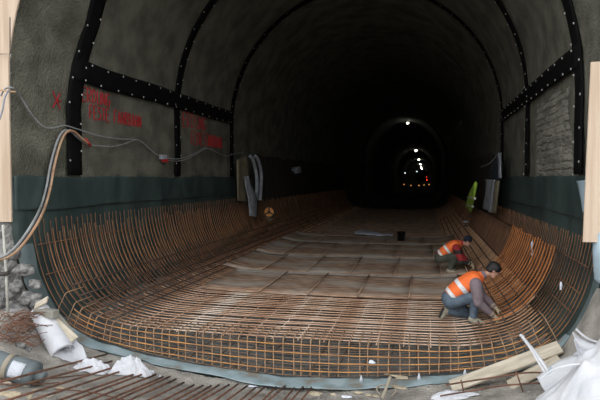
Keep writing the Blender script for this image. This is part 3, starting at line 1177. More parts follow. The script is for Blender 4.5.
crumple(94, 371, .55, .16, 3, 'small crumpled white sheeting left of the taller crumpled heap', .3)
crumple(132, 375, .66, .27, 12, 'taller crumpled white sheeting heap among the rusty bar ends', .4)
crumple(453, 398, .62, .07, 21, 'flat white sheeting scrap at the bottom edge right of the wood scraps', 0)

# white fleece roll, half unrolled
A = P(40, 330, y=8.05); B = P(62, 352, y=7.75)
A.z = gz(A.x, A.y) + .24; B = B + Vector((0, 0, 0))
t = thing('fleece_roll', 'white fleece roll, half unrolled, beside the grey wrapped roll', 'fleece roll', (A.x, A.y, gz(A.x, A.y)))
ax_ = (B - A).normalized()
s_ = ax_.cross(Vector((0, 0, 1))).normalized(); n_ = s_.cross(ax_)
rows = []
for i in range(25):
    f = i / 24
    row = []
    for j in range(60):
        q = j / 59 * 4.4 * PI
        r = .10 + .014 * q / PI + .03 * f
        c = A.lerp(B, -.02 + 1.05 * f)
        off = .012 * nz(f * 2, q, 0, 1.2, 5)
        row.append(c + (s_ * math.cos(q + 2.2) + n_ * math.sin(q + 2.2)) * (r + off))
    rows.append(row)
o = child('rolled_part', MB().grid(rows), M['white'], t, True)
sm = o.modifiers.new('t', 'SOLIDIFY'); sm.thickness = .006
# unrolled tail, draped forward over the ground
rows = []
c0 = [P(38, 338, y=7.95), P(48, 350, y=7.85), P(50, 362, y=7.7), P(52, 368, y=7.6)]
c1 = [P(66, 330, y=8.1), P(82, 346, y=8.0), P(88, 360, y=7.85), P(86, 372, y=7.7)]
c0 = smooth_pts(c0, 6); c1 = smooth_pts(c1, 6)
for i in range(len(c0)):
    row = []
    for j in range(24):
        g = j / 23
        p = c0[i].lerp(c1[i], g)
        p = p + Vector((0, 0, .05 * nz(g * 3, i * .12, 0, 1.5, 6) + .03 * math.sin(g * 9 + i * .2)))
        p.z = max(p.z, gz(p.x, p.y) + .015)
        row.append(p)
    rows.append(row)
o = child('loose_tail', MB().grid(rows), M['white'], t, True)
sm = o.modifiers.new('t', 'SOLIDIFY'); sm.thickness = .006
rows = []
fl = smooth_pts([P(25, 325, y=8.1), P(30, 333, y=8.05), P(38, 342, y=7.95)], 6); fr_ = smooth_pts([P(35, 322, y=8.12), P(42, 325, y=8.1), P(50, 336, y=8.0)], 6)
for a, b in zip(fl, fr_):
    rows.append([a.lerp(b, j / 8) + Vector((0, 0, .02 * math.sin(j))) for j in range(9)])
o = child('loose_flap', MB().grid(rows), M['white'], t, True)
sm = o.modifiers.new('t', 'SOLIDIFY'); sm.thickness = .006

# grey wrapped roll with tape and label
A = onground(-18, 372); B = onground(36, 386)
gzr = .17
A.z = gz(A.x, A.y) + gzr; B.z = gz(B.x, B.y) + gzr - .02
t = thing('wrapped_roll', 'grey plastic-wrapped roll with tan tape and white label, bottom left', 'roll', (B.x, B.y, gz(B.x, B.y)))
ax_ = (B - A).normalized(); L_ = (B - A).length
cp_ = []
for i in range(17):
    f = i / 16
    cp_.append((A.lerp(B, f), .17 + .004 * math.sin(f * 9)))
mb = MB(); mb.tube([c for c, r in cp_], [r for c, r in cp_], 28)
child('wrapping', mb, M['grey_roll'], t, True)
mb = MB(); mb.tube([B - ax_ * .05, B + ax_ * .12, B + ax_ * .13], [.085, .08, .07], 20)
child('core_end', mb, M['grey_roll'], t, True)
c = A.lerp(B, .52)
mb = MB(); mb.tube([c - ax_ * .035, c + ax_ * .035], [.177, .177], 28, cap=False)
o = child('tape_band', mb, M['tape'], t, True)
sm = o.modifiers.new('t', 'SOLIDIFY'); sm.thickness = .003
# label patch curved on the roll, facing the viewer and up
tc = (Vector((0, 0, CAMZ)) - c).normalized(); tc = (tc - ax_ * tc.dot(ax_)).normalized(); sd = ax_.cross(tc)
rows = []
for i in range(7):
    q = -.55 + 1.25 * i / 6
    d = tc * math.cos(q) + sd * math.sin(q)
    rows.append([c + ax_ * (.075 + .19 * j / 3) + d * .179 for j in range(4)])
o = child('label_sheet', MB().grid(rows), M['label'], t, True, 'white printed label')
sm = o.modifiers.new('t', 'SOLIDIFY'); sm.thickness = .002

# ------------------------------------------------------------------ straight rusty bars pointing into the tunnel
vp = (P(390, 284, y=10) - Vector((0, 0, CAMZ))).normalized()
ends = [(107, 370), (112, 374), (123, 375), (133, 378), (141, 381), (148, 379), (156, 382), (163, 384), (170, 381), (176, 384), (184, 387), (194, 386), (203, 388), (211, 386), (219, 385), (229, 385),
        (238, 384), (247, 386), (255, 388), (265, 387), (276, 387), (285, 386), (294, 388), (303, 387), (312, 387)]
ordn = lambda i: ['first', 'second', 'third', 'fourth', 'fifth', 'sixth', 'seventh', 'eighth', 'ninth', 'tenth', 'eleventh', 'twelfth', 'thirteenth', 'fourteenth', 'fifteenth', 'sixteenth',
                  'seventeenth', 'eighteenth', 'nineteenth', 'twentieth', 'twenty-first', 'twenty-second', 'twenty-third', 'twenty-fourth', 'twenty-fifth'][i]
for i, (px, py) in enumerate(ends):
    e = P(px, py, z=-.60 + .02 * (i % 3))
    e.z = max(e.z, gz(e.x, e.y) + .04)
    j = Vector((random.uniform(-.02, .02), random.uniform(-.01, .01), random.uniform(-.006, .006)))
    d = (vp + j).normalized()
    pts = [e - d * s for s in (0, .7, 1.4, 2.2, 3.0)]
    pts = [Vector((p.x, p.y, max(p.z, gz(p.x, p.y) + .015))) for p in pts]
    rr = .0145
    mb = MB(); mb.tube(pts, rr, 8)
    # small ribs near the end
    lab = 'rusty straight bar lying in the foreground row, %s end from the left' % ordn(i)
    single('rebar_rod', mb, M['rust_pile'], lab, 'rebar', 'straight rusty bars lying in the foreground', True)

# loose bars crossing them at the lower left
for pts, lab in (([(-10, 381), (30, 384), (95, 377)], 'thin rusty bar lying level just under the grey wrapped roll'),
                 ([(-10, 388), (40, 388), (60, 386)], 'short thin rusty bar at the lower left edge, below the level one'),
                 ([(55, 393), (90, 396), (125, 404)], 'thin rusty wire bar across the left bottom corner of the rods')):
    w = []
    for px, py in pts:
        p = onground(px, py); w.append(Vector((p.x, p.y, p.z + .05)))
    single('rebar_rod', MB().tube(smooth_pts(w, 5), .009, 6), M['rust_pile'], lab, 'rebar', 'loose thin rusty bars', True)

# bent mat of two long bars and cross ties on the right
t = thing('bent_rebar_mat', 'two long bent rusty bars with short cross ties in front of the planks', 'rebar mat', onground(500, 384))


def gp(px, py, lift=.0, yy=None):
    p = onground(px, py) if yy is None else P(px, py, y=yy)
    return p + Vector((0, 0, lift))


yy = 7.72
A_ = [P(446, 385, y=yy), P(470, 381, y=yy), P(500, 376.5, y=yy), P(518, 373.5, y=yy), P(535, 372.5, y=yy), P(550, 374, y=yy)]
B_ = [P(440, 396, y=yy - .1), P(470, 391, y=yy - .1), P(500, 386, y=yy - .1), P(523, 384, y=yy - .1), P(540, 383.5, y=yy - .1), P(558, 386.5, y=yy - .1)]
child('long_bar', MB().tube(smooth_pts(A_, 5), .012, 6), M['rust_pile'], t, True)
child('long_bar', MB().tube(smooth_pts(B_, 5), .012, 6), M['rust_pile'], t, True)
for a, b in (((461, 380), (464, 393)), ((516, 371), (523, 392))):
    child('cross_tie', MB().tube([P(*a, y=yy), P(*b, y=yy - .11)], .010, 6), M['rust_pile'], t, True)

# ------------------------------------------------------------------ planks at the lower right
def board(name, a, b, w, th, m, label, cat='plank', group=None, lift=.02, tilt=0, tex=True):
    a = Vector(a); b = Vector(b)
    d = (b - a).normalized(); s = d.cross(Vector((0, 0, 1))).normalized(); n = s.cross(d)
    if tilt: s, n = s * math.cos(tilt) + n * math.sin(tilt), n * math.cos(tilt) - s * math.sin(tilt)
    me = MB().box((0, 0, th / 2), ((b - a).length, w, th)).mesh(name)
    o = link(name, me, m)
    o.matrix_world = Matrix.Translation((a + b) / 2 + n * lift) @ Matrix((d, -s, n)).transposed().to_4x4()
    bv = o.modifiers.new('b', 'BEVEL'); bv.width = min(.004, th * .3); bv.segments = 1
    return tag(o, label, cat, group)


a = P(452, 392, y=8.12); b = P(561, 349, y=8.22)
a.z = gz(a.x, a.y) + .0; b.z = max(b.z, gz(b.x, b.y))
board('plank', a, b, .21, .035, M['plank'], 'long pale plank slanting up along the edge of the cage', lift=.03, tilt=-.5)
a = P(510, 378, y=8.0); b = P(560, 362, y=8.05); a.z = gz(a.x, a.y); b.z = gz(b.x, b.y)
board('plank', a, b, .22, .03, M['plank'], 'shorter pale plank lying below the long one, partly dirty', lift=.0, tilt=-.25)
# boards at the left of the cage
def rest_board(name, p0, p1, w, th, m, label, cat='plank', tilt=0, y=None, lift=0.0):
    a = onground(*p0) if y is None else P(*p0, y=y[0]); b = onground(*p1) if y is None else P(*p1, y=y[1])
    a.z = max(a.z, gz(a.x, a.y)); b.z = max(b.z, gz(b.x, b.y))
    return board(name, a, b, w, th, m, label, cat, None, lift, tilt)


rest_board('timber_block', (36, 315), (56, 318), .15, .12, M['plank_grey'], 'grey square timber block beside the cage at the left', 'timber block', y=(7.95, 7.92))
rest_board('timber_offcut', (36, 307), (48, 300), .14, .03, M['plank'], 'small pale wood offcut leaning behind the grey timber block', 'wood scrap', y=(7.98, 8.0), tilt=-.6)
rest_board('plank', (53, 322), (74, 341), .17, .035, M['plank'], 'short pale plank lying right of the grey timber block', tilt=-.5, y=(7.95, 7.9))
rest_board('batten', (58, 316), (72, 333), .07, .04, M['plank_grey'], 'narrow grey batten lying against the edge of the green membrane', tilt=-.5, y=(8.1, 8.05))

# ------------------------------------------------------------------ big white bags
c = P(592, 410, y=6.75)
t = thing('bulk_bag', 'large white woven bulk bag filling the lower right corner', 'bag', (c.x + .12, c.y, gz(c.x, c.y)))
o = cloth_heap('bag_body', 0, 0, 1.5, 1.35, .50, 44, M['bag'], .2, 70, 60, .8, (c.x + .12, c.y + .1, 0), .35)
o.parent = t; o.location = o.location - t.location
pA = P(581, 362, y=6.75) - t.location
mb = MB().tube(smooth_pts([pA + Vector((-.02, 0, -.02)), pA + Vector((-.16, -.05, -.03)), pA + Vector((-.30, -.02, -.10)), pA + Vector((-.44, .02, -.24))], 5), [.03] * 15 + [.02], 8, flat=.35)
link('bag_seam', mb.mesh('bag_seam'), M['bag'], t, True)
c = P(592, 352, y=7.55)
t = thing('bulk_bag', 'slumped white bulk bag behind the large one, folded top edge', 'bag', (c.x + .18, c.y, c.z - .28))
me = lump_mesh('bag_body', (.48, .30, .30), 52, amp=.25, fr=1.1, flat=.5, nu=64, nv=40, ridge=.8)
link('bag_body', me, M['bag'], t, True)
pts = [P(576, 329, y=7.6), P(584, 336, y=7.58), P(594, 341, y=7.55), P(606, 343, y=7.5)]
mb = MB().tube(smooth_pts([p - t.location for p in pts], 5), .028, 8, flat=.5)
link('bag_rim', mb.mesh('bag_rim'), M['bag'], t, True)
rows = []
top = smooth_pts([P(573, 332, y=7.62), P(582, 338, y=7.6), P(593, 343, y=7.55), P(606, 345, y=7.5)], 6)
bot = smooth_pts([P(575, 343, y=7.55), P(580, 358, y=7.5), P(590, 366, y=7.45), P(606, 368, y=7.4)], 6)
for a, b in zip(top, bot):
    rows.append([a.lerp(b, j / 10) - t.location + Vector((0, -.03 * math.sin(j * .9 + a.x * 9), 0)) for j in range(11)])
o = link('bag_flap', MB().grid(rows).mesh('bag_flap'), M['bag'], t, True)
sm = o.modifiers.new('t', 'SOLIDIFY'); sm.thickness = .006
# left corner bag cloth spread
c = P(556, 384, y=7.2)
t2 = thing('woven_cloth', 'flattened white woven cloth spilling left of the large bulk bag', 'cloth', (c.x, c.y, gz(c.x, c.y)))
top = smooth_pts([P(536, 378, y=7.6), P(552, 365, y=7.65), P(570, 356, y=7.6), P(590, 352, y=7.5)], 7)
bot = smooth_pts([P(552, 400, y=7.0), P(560, 404, y=6.9), P(575, 405, y=6.8), P(596, 404, y=6.7)], 7)
rows = []
for i, (a, b) in enumerate(zip(top, bot)):
    row = []
    for j in range(15):
        p = a.lerp(b, j / 14)
        z = gz(p.x, p.y) + .04
        p = Vector((p.x, p.y, max(p.z, z) + .03 * nz(p.x, p.y, 0, 4, 3)))
        row.append(p - t2.location)
    rows.append(row)
o = link('cloth_sheet', MB().grid(rows).mesh('cloth_sheet'), M['bag'], t2, True)
sm = o.modifiers.new('t', 'SOLIDIFY'); sm.thickness = .008
# strap loop standing up from the bag
pts = [P(521, 335, y=7.9), P(528, 344, y=7.85), P(535, 352, y=7.8), P(543, 363, y=7.7), P(549, 372, y=7.6), P(554, 380, y=7.5)]
pts2 = [P(522, 336, y=7.85), P(531, 349, y=7.78), P(538, 361, y=7.7), P(545, 372, y=7.6), P(553, 381, y=7.48)]
mb = MB().tube(smooth_pts(pts, 5), .036, 8, flat=.5)
mb.tube(smooth_pts(pts2, 5), .026, 8, flat=.5)
mb.ball(P(521, 335.5, y=7.88), .022, 8, 6)
t = child('strap_loop', mb, M['bag'], t2, True, 'upright white strap loop')
child('strap_tag', MB().box(P(550, 371, y=7.52), (.05, .012, .10), Matrix.Rotation(.5, 3, 'Y')), M['pipe'], t2, False, 'small blue tag')

# ------------------------------------------------------------------ plywood boards on the portal
pts = []
o_ = []
# curved-edge panel on the left, following the arch
inner = []
for i in range(25):
    z = 1.85 + (8.4 - 1.85) * i / 24
    u = 4.7 if z < 4.5 else math.sqrt(4.7 ** 2 - (z - 4.5) ** 2)
    inner.append((XC - u + .03 + .10 * max(0, min(z - 4.5, 2)), z))
mb = MB(); vs = []; fs = []
for x, z in inner:
    for (xx, yy) in ((x, Y0 - .06), (-8.2, Y0 - .06), (-8.2, Y0 - .09), (x, Y0 - .09)):
        vs.append((xx, yy, z))
for i in range(24):
    for k in range(4): fs.append((i * 4 + k, i * 4 + (k + 1) % 4, (i + 1) * 4 + (k + 1) % 4, (i + 1) * 4 + k))
fs += [(0, 1, 2, 3), (96, 97, 98, 99)]
mb.add(vs, fs)
t = thing('plywood_board', 'tall plywood board with arched edge on the portal left of the tunnel', 'plywood board', (-7.4, Y0 - .2, 1.85), 'plywood boards')
child('board', mb, M['ply'], t)
a = P(10, 17, y=Y0 - .14); b = P(10, 54, y=Y0 - .14)
mb = MB().tube([a, b, P(-2, 54, y=Y0 - .14)], .008, 4)
child('cut_slot', mb, M['darkpipe'], t, False, 'dark saw-cut outline')
t = thing('plywood_board', 'upright plywood board standing on the portal right of the tunnel', 'plywood board', (2.5, Y0 - .2, 1.5), 'plywood boards')
a = P(583, 242, y=Y0 - .2); b = P(591, 62, y=Y0 - .2)
mb = MB(); x0a, x0b, x1 = a.x, b.x, 3.3
vs = [(x0a, Y0 - .20, a.z), (x1, Y0 - .20, a.z), (x1, Y0 - .20, b.z + .02), (x0b, Y0 - .20, b.z), (x0a, Y0 - .17, a.z), (x1, Y0 - .17, a.z), (x1, Y0 - .17, b.z + .02), (x0b, Y0 - .17, b.z)]
mb.add(vs, [(0, 1, 2, 3), (7, 6, 5, 4), (0, 3, 7, 4), (1, 5, 6, 2), (0, 4, 5, 1), (3, 2, 6, 7)])
child('board', mb, M['ply'], t)
# blue-grey pipe hanging under that board
a = P(597, 240, y=8.2); b = P(598, 283, y=8.2)
single('hanging_pipe', MB().tube([a + Vector((.06, 0, .1)), a + Vector((.06, 0, -.2)), b + Vector((.05, 0, .06)), b + Vector((.05, 0, 0))], [.11, .11, .10, .05], 14), M['pipe'],
       'light blue-grey pipe below the right plywood board', 'pipe', smooth=True)
a = P(578, 187, y=8.9)

# ------------------------------------------------------------------ hoses and cables on the left wall
def on_left(px, py, off=.10): return P(px, py, x=-6.94 + off + .02)


def cable(name, pts, r, m, label, cat='cable', n=6, group=None):
    return single(name, MB().tube(smooth_pts(pts, n), r, 8), m, label, cat, group, True)


hp = [P(-8, 262, y=7.75), P(10, 256, y=7.8), P(24, 243, y=7.85), P(38, 222, y=8.0), P(45, 206, x=-6.72), P(50, 188, x=-6.74), P(54, 166, x=-6.76), P(60, 144, x=-6.78), P(66, 133, x=-6.78), P(73, 132, x=-6.78), P(80, 138, x=-6.78), P(87, 144, x=-6.8)]
t = thing('hose_bundle', 'pink and orange hose bundle looping down the left wall past the strip', 'hose', (-7, 8, 0))
for k, (m, dx, dz) in enumerate(((M['cable_pink'], 0, 0), (M['cable_orange'], .035, .012), (M['cable_grey'], -.03, .02))):
    child('hose', MB().tube(smooth_pts([p + Vector((dx, -.03 * k, dz)) for p in hp], 7), .021, 8), m, t, True)
child('connector', MB().tube([on_left(85, 139), on_left(88, 143), on_left(91, 146)], [.03, .035, .02], 10), M['red_plastic'], t, True, 'dark red connector')
# grey cable along the wall
cg = [P(1, 96, y=8.0), P(5, 89, y=8.0), P(13, 88, y=8.05)] + [on_left(*q) for q in ((20, 96), (30, 112), (40, 124), (48, 128), (58, 127), (65, 125.5), (80, 130), (100, 136), (120, 139), (134, 139.5), (142, 142), (152, 151), (160, 156), (175, 159), (186, 157), (197, 152), (206, 148), (216, 152), (226, 156), (234, 154), (243, 152))]
cable('wall_cable', cg, .014, M['cable_grey'], 'long grey cable sagging along the left wall above the membrane')
cable('wall_cable', [on_left(*q) for q in ((90, 145), (100, 146), (112, 146.5), (124, 144), (135, 139.8))], .012, M['cable_grey'], 'short brownish cable from the hose connector to the grey cable', group=None)
cable('wall_cable', [on_left(*q, .12) for q in ((163, 158), (173, 161), (184, 160), (196, 154), (206, 148.5))], .013, M['cable_grey'], 'second grey cable running right from the red socket')
cable('wall_cable', [P(9, 90, y=7.95), P(5, 97, y=7.94), P(2, 112, y=7.94), P(-3, 126, y=7.94)], .013, M['cable_blue'], 'bluish cable hanging over the left plywood board')
cable('support_hook', [P(-6, 88.5, y=7.95), P(6, 91, y=7.95), P(16, 92, y=8.05)], .014, M['cable_orange'], 'tan hook carrying the cables at the left edge', 'hook')
t = thing('wall_socket', 'small red and grey socket hanging on the cable beyond the first panel', 'socket', on_left(163, 160))
child('socket_body', MB().box(on_left(163, 157), (.10, .26, .12)), M['fleece_roll'], t)
child('socket_cap', MB().box(on_left(165, 160.5), (.11, .2, .08)), M['red_plastic'], t, False, 'red cap')

# ------------------------------------------------------------------ rubble, stick, mop, wires at the left
t = thing('mop', 'white mop with pale stick leaning at the left edge', 'mop', P(4, 345, y=7.9))
child('stick', MB().tube([P(3, 225, y=8.02), P(6, 270, y=7.97), P(8, 322, y=7.92)], .022, 8), M['stick'], t, True)
mb = MB()
for k in range(40):
    q = random.uniform(-1, 1); w = random.uniform(-1, 1)
    a = P(8 + q * 1.5, 322, y=7.92 + .03 * w)
    b = P(3 + q * 8, 346 - 6 * abs(q) + random.uniform(-3, 3), y=7.88 + .08 * w)
    mb.tube(smooth_pts([a, a.lerp(b, .5) + Vector((q * .03, 0, .01)), b], 3), .008, 5)
child('mop_strands', mb, M['paper'], t, True, 'white stringy strands')
single('dark_rod', MB().tube([P(-6, 275, y=7.9), P(4, 274, y=7.9), P(10, 272.5, y=7.95)], [.035, .035, .03], 10), M['darkpipe'], 'short dark rod end sticking in at the left edge', 'rod', smooth=True)
rk = [(15, 312, .30), (30, 298, .22), (4, 300, .24), (36, 284, .16), (24, 270, .2), (14, 252, .2), (44, 318, .12), (6, 330, .2), (28, 316, .18), (16, 286, .22), (38, 304, .13)]
rl = ['low, behind the mop stick', 'under the membrane edge', 'at the far left beside the stick', 'small, highest against the membrane', 'midway up beside the membrane', 'topmost beside the hoses', 'smallest, by the timber block',
      'behind the mop head', 'just left of the timber block', 'midway, right of the stick', 'small, above the timber offcut']
for i, (px, py, s) in enumerate(rk):
    p = P(px, py, y=8.2)
    lump('rubble_rock', (p.x, p.y, p.z), (s * .8, s * .45, s * .55), 60 + i * 3, M['rock'], 'jagged grey rubble lump, ' + rl[i], 'rubble', i, 'grey rubble lumps in the left bank', amp=.42, fr=1.0, flat=.9, nu=20, nv=12, ridge=.8)
t = thing('wire_tangle', 'tangle of thin rusty wire between the rubble and the white fleece roll', 'wire', onground(22, 338))
t['kind'] = 'stuff'
bmw = MB()
for k in range(85):
    a = onground(random.uniform(-6, 30), random.uniform(318, 347)); a.z += random.uniform(.02, .09)
    an = random.uniform(-.5, .9); L_ = random.uniform(.2, .6)
    d = Vector((math.cos(an) * .8, math.sin(an) * .4, random.uniform(-.1, .3)))
    bnd = Vector((0, 0, random.uniform(-.1, .12)))
    pts = smooth_pts([a, a + d * L_ * .5 + bnd, a + d * L_], 3)
    pts = [Vector((p.x, min(p.y, 8.2), max(p.z, gz(p.x, p.y) + .01))) for p in pts]
    bmw.tube(pts, .006, 5)
bpy.data.objects.remove(t)
single('wire_tangle', bmw, M['rust_pile'], 'tangle of thin rusty wire between the rubble and the white fleece roll', 'wire', kind='stuff')

# small scraps on the ground
def scrap(px, py, w, d, h, m, label, cat='scrap', rot=0, group=None, name='paper_scrap', lift=0):
    p = onground(px, py, lift)
    me = lump_mesh(name, (w / 2, d / 2, h), px * .37 + py, amp=.5, fr=1.2, flat=.2, nu=14, nv=8, ridge=.8)
    o = link(name, me, m, smooth=False)
    o.location = (p.x, p.y, p.z + .006); o.rotation_euler = (0, 0, rot)
    return tag(o, label, cat, group)


scrap(152, 373, .10, .07, .035, M['label'], 'small pale scrap right of the taller white sheeting heap', rot=.2)
scrap(160, 377, .04, .16, .02, M['label'], 'thin pale splinter right of the small pale scrap', rot=.4)
scrap(268, 382, .10, .07, .03, M['paper'], 'bright white scrap on the blue-grey sheet edge', rot=.5)
scrap(259, 378, .17, .04, .02, M['scrap_wood'], 'thin tan sliver left of the bright white scrap', rot=0)
scrap(333, 395, .10, .06, .02, M['scrap_wood'], 'square tan chip left of the white plastic scrap')
scrap(347, 398, .18, .08, .025, M['paper'], 'white plastic scrap at the bottom edge left of the wood scraps')
scrap(358, 393.5, .13, .05, .02, M['scrap_wood'], 'flat pale chip above the white plastic scrap')
scrap(369, 396, .10, .05, .02, M['scrap_wood'], 'small pale chip between the flat chip and the wood scraps')
scrap(376, 397, .10, .05, .02, M['scrap_wood'], 'pale chip touching the foot of the wood scraps')
scrap(252, 387, .14, .05, .015, M['paper'], 'thin white sliver left of the bar ends in the middle')
scrap(315, 395, .24, .12, .04, M['scrap_wood'], 'crumpled tan bark piece right of the last bar end')
scrap(12, 396, .3, .12, .05, M['scrap_wood'], 'pale wood bark at the lower left corner')
scrap(4, 376, .2, .14, .05, M['scrap_wood'], 'pale bark piece below the grey wrapped roll')
chips = [(22, 386, .22, 'pale bark chip left of the crossing thin bars'), (38, 391, .16, 'small pale bark chip under the level thin bar'), (50, 396, .24, 'longer bark chip by the lower left rods'), (30, 397, .2, 'bark chip at the bottom edge, left'),
         (8, 384, .18, 'bark chip just below the tape band of the grey roll'), (60, 389, .13, 'tiny bark chip right of the grey roll end')]
for i, (px, py, w_, lab) in enumerate(chips):
    scrap(px, py, w_, .06, .02, M['scrap_wood'] if i % 2 else M['plank'], lab, 'wood scrap', i * .7, None, 'bark_chip')
for i, (px, py, s_r, lab) in enumerate(((34, 334, .12, 'small grey rubble lump under the white fleece roll'), (20, 346, .14, 'grey rubble lump above the grey wrapped roll'), (28, 350, .09, 'smallest grey rubble lump above the grey wrapped roll'), (12, 340, .1, 'grey rubble lump right of the mop head'))):
    p = onground(px, py)
    lump('rubble_rock', p, (s_r * .7, s_r * .5, s_r * .5), 90 + i * 5, M['rock'], lab, 'rubble', i, None, amp=.42, fr=1.0, flat=.9, nu=18, nv=12, ridge=.8)
# wood strips and rope right of centre
for i, (a, b, w, lab) in enumerate((((368, 389), (384, 390), .08, 'pale flat wood block at the left of the wood scraps'),
                                    ((383, 398), (392, 378), .045, 'brown upright curved wood strip in the wood scraps'),
                                    ((385, 379), (407, 383), .06, 'pale wood strip on top of the wood scraps'),
                                    ((393, 393), (406, 396), .07, 'pale wood strip low at the right of the wood scraps'),
                                    ((396, 386), (408, 386), .05, 'thin pale wood strip right of the brown one'))):
    pa = onground(*a); pb = onground(*b)
    if i == 1:
        pa = P(383, 399, y=7.85); pb = P(391, 377, y=8.0)
    else:
        pa.z += .02 + .02 * i; pb.z += .02 + .02 * i
    board('wood_strip', pa, pb, w, .02, M['scrap_wood'] if i != 1 else M['tape'], lab, 'wood scrap', 'wood scraps on the ground', lift=.01)
lp = [P(385, 397, y=7.95), P(379, 393, y=7.95), P(377, 388, y=8.0), P(382, 385, y=8.0), P(392, 386, y=8.0), P(396, 391, y=7.95), P(391, 396, y=7.9)]
single('bark_loop', MB().tube(smooth_pts(lp, 5), .018, 6, flat=.6), M['tape'], 'tan bark strip curled into a loop among the wood scraps', 'wood scrap', smooth=True)

# gravel pebbles
for k in range(46):
    px = random.uniform(60, 560); py = random.uniform(386, 399) if px < 430 else random.uniform(380, 399)
    p = onground(px, py)
    s = random.uniform(.012, .035)
    me = lump_mesh('pebble', (s, s * .8, s * .7), k * 2.3, amp=.4, fr=1, flat=.5, nu=8, nv=6)
    o = link('pebble', me, M['rock'], smooth=False)
    o.location = p
    tag(o, 'small grey pebble on the dirt in front of the cage', 'pebble', 'pebbles on the dirt')

# markers and scraps caught on the cage
for i, (px, lab) in enumerate(((361, 'left, below the white scrap'), (419, 'middle, below the bar grid'), (465, 'right, near the long plank'))):
    p = P(px, 383 - (i == 2) * 3, y=8.5)
    u = p.x - XC
    zb = max(z_at(OUT, u) - .03, gz(p.x, 8.3) + .04)
    me = MB().tube([(0, 0, 0), (0, 0, .05), (0, 0, .10)], [.035, .022, .006], 8).mesh('spacer')
    o = link('spacer_cone', me, M['label'], smooth=True)
    o.location = (p.x, 8.52, zb)
    tag(o, 'small pale spacer cone on the sheet edge, ' + lab, 'spacer', 'spacer cones on the sheet edge')
for (px, py, y, s, lab, m) in ((372, 363, 8.64, .05, 'white paper scrap caught in the front bars of the cage', M['paper']),):
    p = P(px, py, y=y)
    me = lump_mesh('paper_scrap', (s, .01, s * .8), 3.3, amp=.5, fr=1.5, nu=12, nv=8)
    o = link('paper_scrap', me, m); o.location = p; tag(o, lab, 'scrap')
# scraps on the right wall bars
def wall_scrap(px, py, s, h, lab, m):
    p = P(px, py, x=2.08)
    me = lump_mesh('plastic_scrap', (.015, s, h), px, amp=.5, fr=1.5, nu=12, nv=8, flat=1)
    o = link('plastic_scrap', me, m); o.location = p; tag(o, lab, 'scrap', None)
wall_scrap(532, 248, .09, .13, 'white plastic scrap hanging on the orange bars of the right wall', M['paper'])
p = P(561, 286, x=2.02)
me = lump_mesh('plastic_scrap', (.015, .04, .06), 5, amp=.5, nu=12, nv=8, flat=1)
o = link('plastic_scrap', me, M['paper']); o.location = p; tag(o, 'tiny white scrap low on the bars of the right wall', 'scrap')

# ------------------------------------------------------------------ things deeper in the tunnel
# bucket
p = P(401, 241, z=.03)
t = thing('bucket', 'black plastic bucket standing on the cage floor beside the white sheet', 'bucket', (p.x, p.y, .045))
mb = MB()
pr = [(0, 0), (.145, 0), (.175, .36), (.19, .36), (.19, .375), (.165, .375), (.135, .02), (0, .02)]
vs = []; fs = []
for r, z in pr:
    for k in range(24): vs.append((r * math.cos(2 * PI * k / 24), r * math.sin(2 * PI * k / 24), z))
for i in range(len(pr) - 1):
    for k in range(24): fs.append((i * 24 + k, i * 24 + (k + 1) % 24, (i + 1) * 24 + (k + 1) % 24, (i + 1) * 24 + k))
mb.add(vs, fs)
link('bucket_body', mb.mesh('bucket_body'), M['black'], t, True)
hp_ = [(.18 * math.cos(PI * k / 12), -.02 - .10 * math.sin(PI * k / 12), .36 - .12 * math.sin(PI * k / 12)) for k in range(13)]
link('bucket_handle', MB().tube(hp_, .005, 6).mesh('bucket_handle'), M['black'], t, True)
# white sheet on floor
top = smooth_pts([P(354, 232.5, z=.06), P(362, 231.5, z=.07), P(370, 231.5, z=.06), P(378, 234, z=.05), (P(388, 235, z=.05)), P(393, 235.5, z=.05)], 4)
bot = smooth_pts([P(355, 235, z=.04), P(362, 235.5, z=.04), P(370, 236.5, z=.04), P(379, 237, z=.04), P(388, 237, z=.04), P(393, 237, z=.04)], 4)
rows = [[a.lerp(b, j / 5) + Vector((0, 0, .04 * nz(a.x * 2, j * .5, 0, 1.5, 3) + .07)) for j in range(6)] for a, b in zip(top, bot)]
o = single('plastic_sheet', MB().grid(rows), M['paper'], 'crumpled white plastic sheet lying flat left of the black bucket', 'plastic sheet', smooth=True)
sm = o.modifiers.new('t', 'SOLIDIFY'); sm.thickness = .01
scrap_p = P(409, 238, z=.04)
o = link('red_scrap', lump_mesh('red_scrap', (.14, .05, .03), 4, nu=12, nv=8), M['red_plastic']); o.location = scrap_p
tag(o, 'small red scrap on the floor right of the bucket', 'scrap')

# orange reel on left haunch
p = P(269, 212, x=-6.3)
t = thing('cable_reel', 'round orange reel with black spokes on the left curved bars', 'reel', p)
toc = (Vector((0, 0, CAMZ)) - p); toc.z = 0; toc.normalize()
sd = Vector((-toc.y, toc.x, 0))
def disc(c, r, th, n=28):
    return MB().tube([c - toc * th / 2, c + toc * th / 2], r, n)
child('reel_disc', disc(p, .21, .08), M['reel'], t, False, 'orange disc')
child('hub', disc(p + toc * .06, .07, .06, 14), M['black'], t)
for k in range(3):
    q = PI / 2 + k * 2 * PI / 3
    d = sd * math.cos(q) + Vector((0, 0, 1)) * math.sin(q)
    child('spoke', MB().tube([p + toc * .05 + d * .05, p + toc * .05 + d * .24], .028, 6), M['black'], t)
child('rim', MB().tube([p + toc * .045 + (sd * math.cos(k * PI / 12) + Vector((0, 0, 1)) * math.sin(k * PI / 12)) * .215 for k in range(25)], .022, 6), M['black'], t, True)
p2 = P(269, 219, x=-6.1)
mb = MB(); a, b, c = P(265, 217, x=-6.15), P(274, 218.5, x=-6.15), P(270, 222, x=-6.1)
off = toc * .03
mb.add([a, b, c, a + off, b + off, c + off], [(0, 2, 1), (3, 4, 5), (0, 1, 4, 3), (1, 2, 5, 4), (2, 0, 3, 5)])
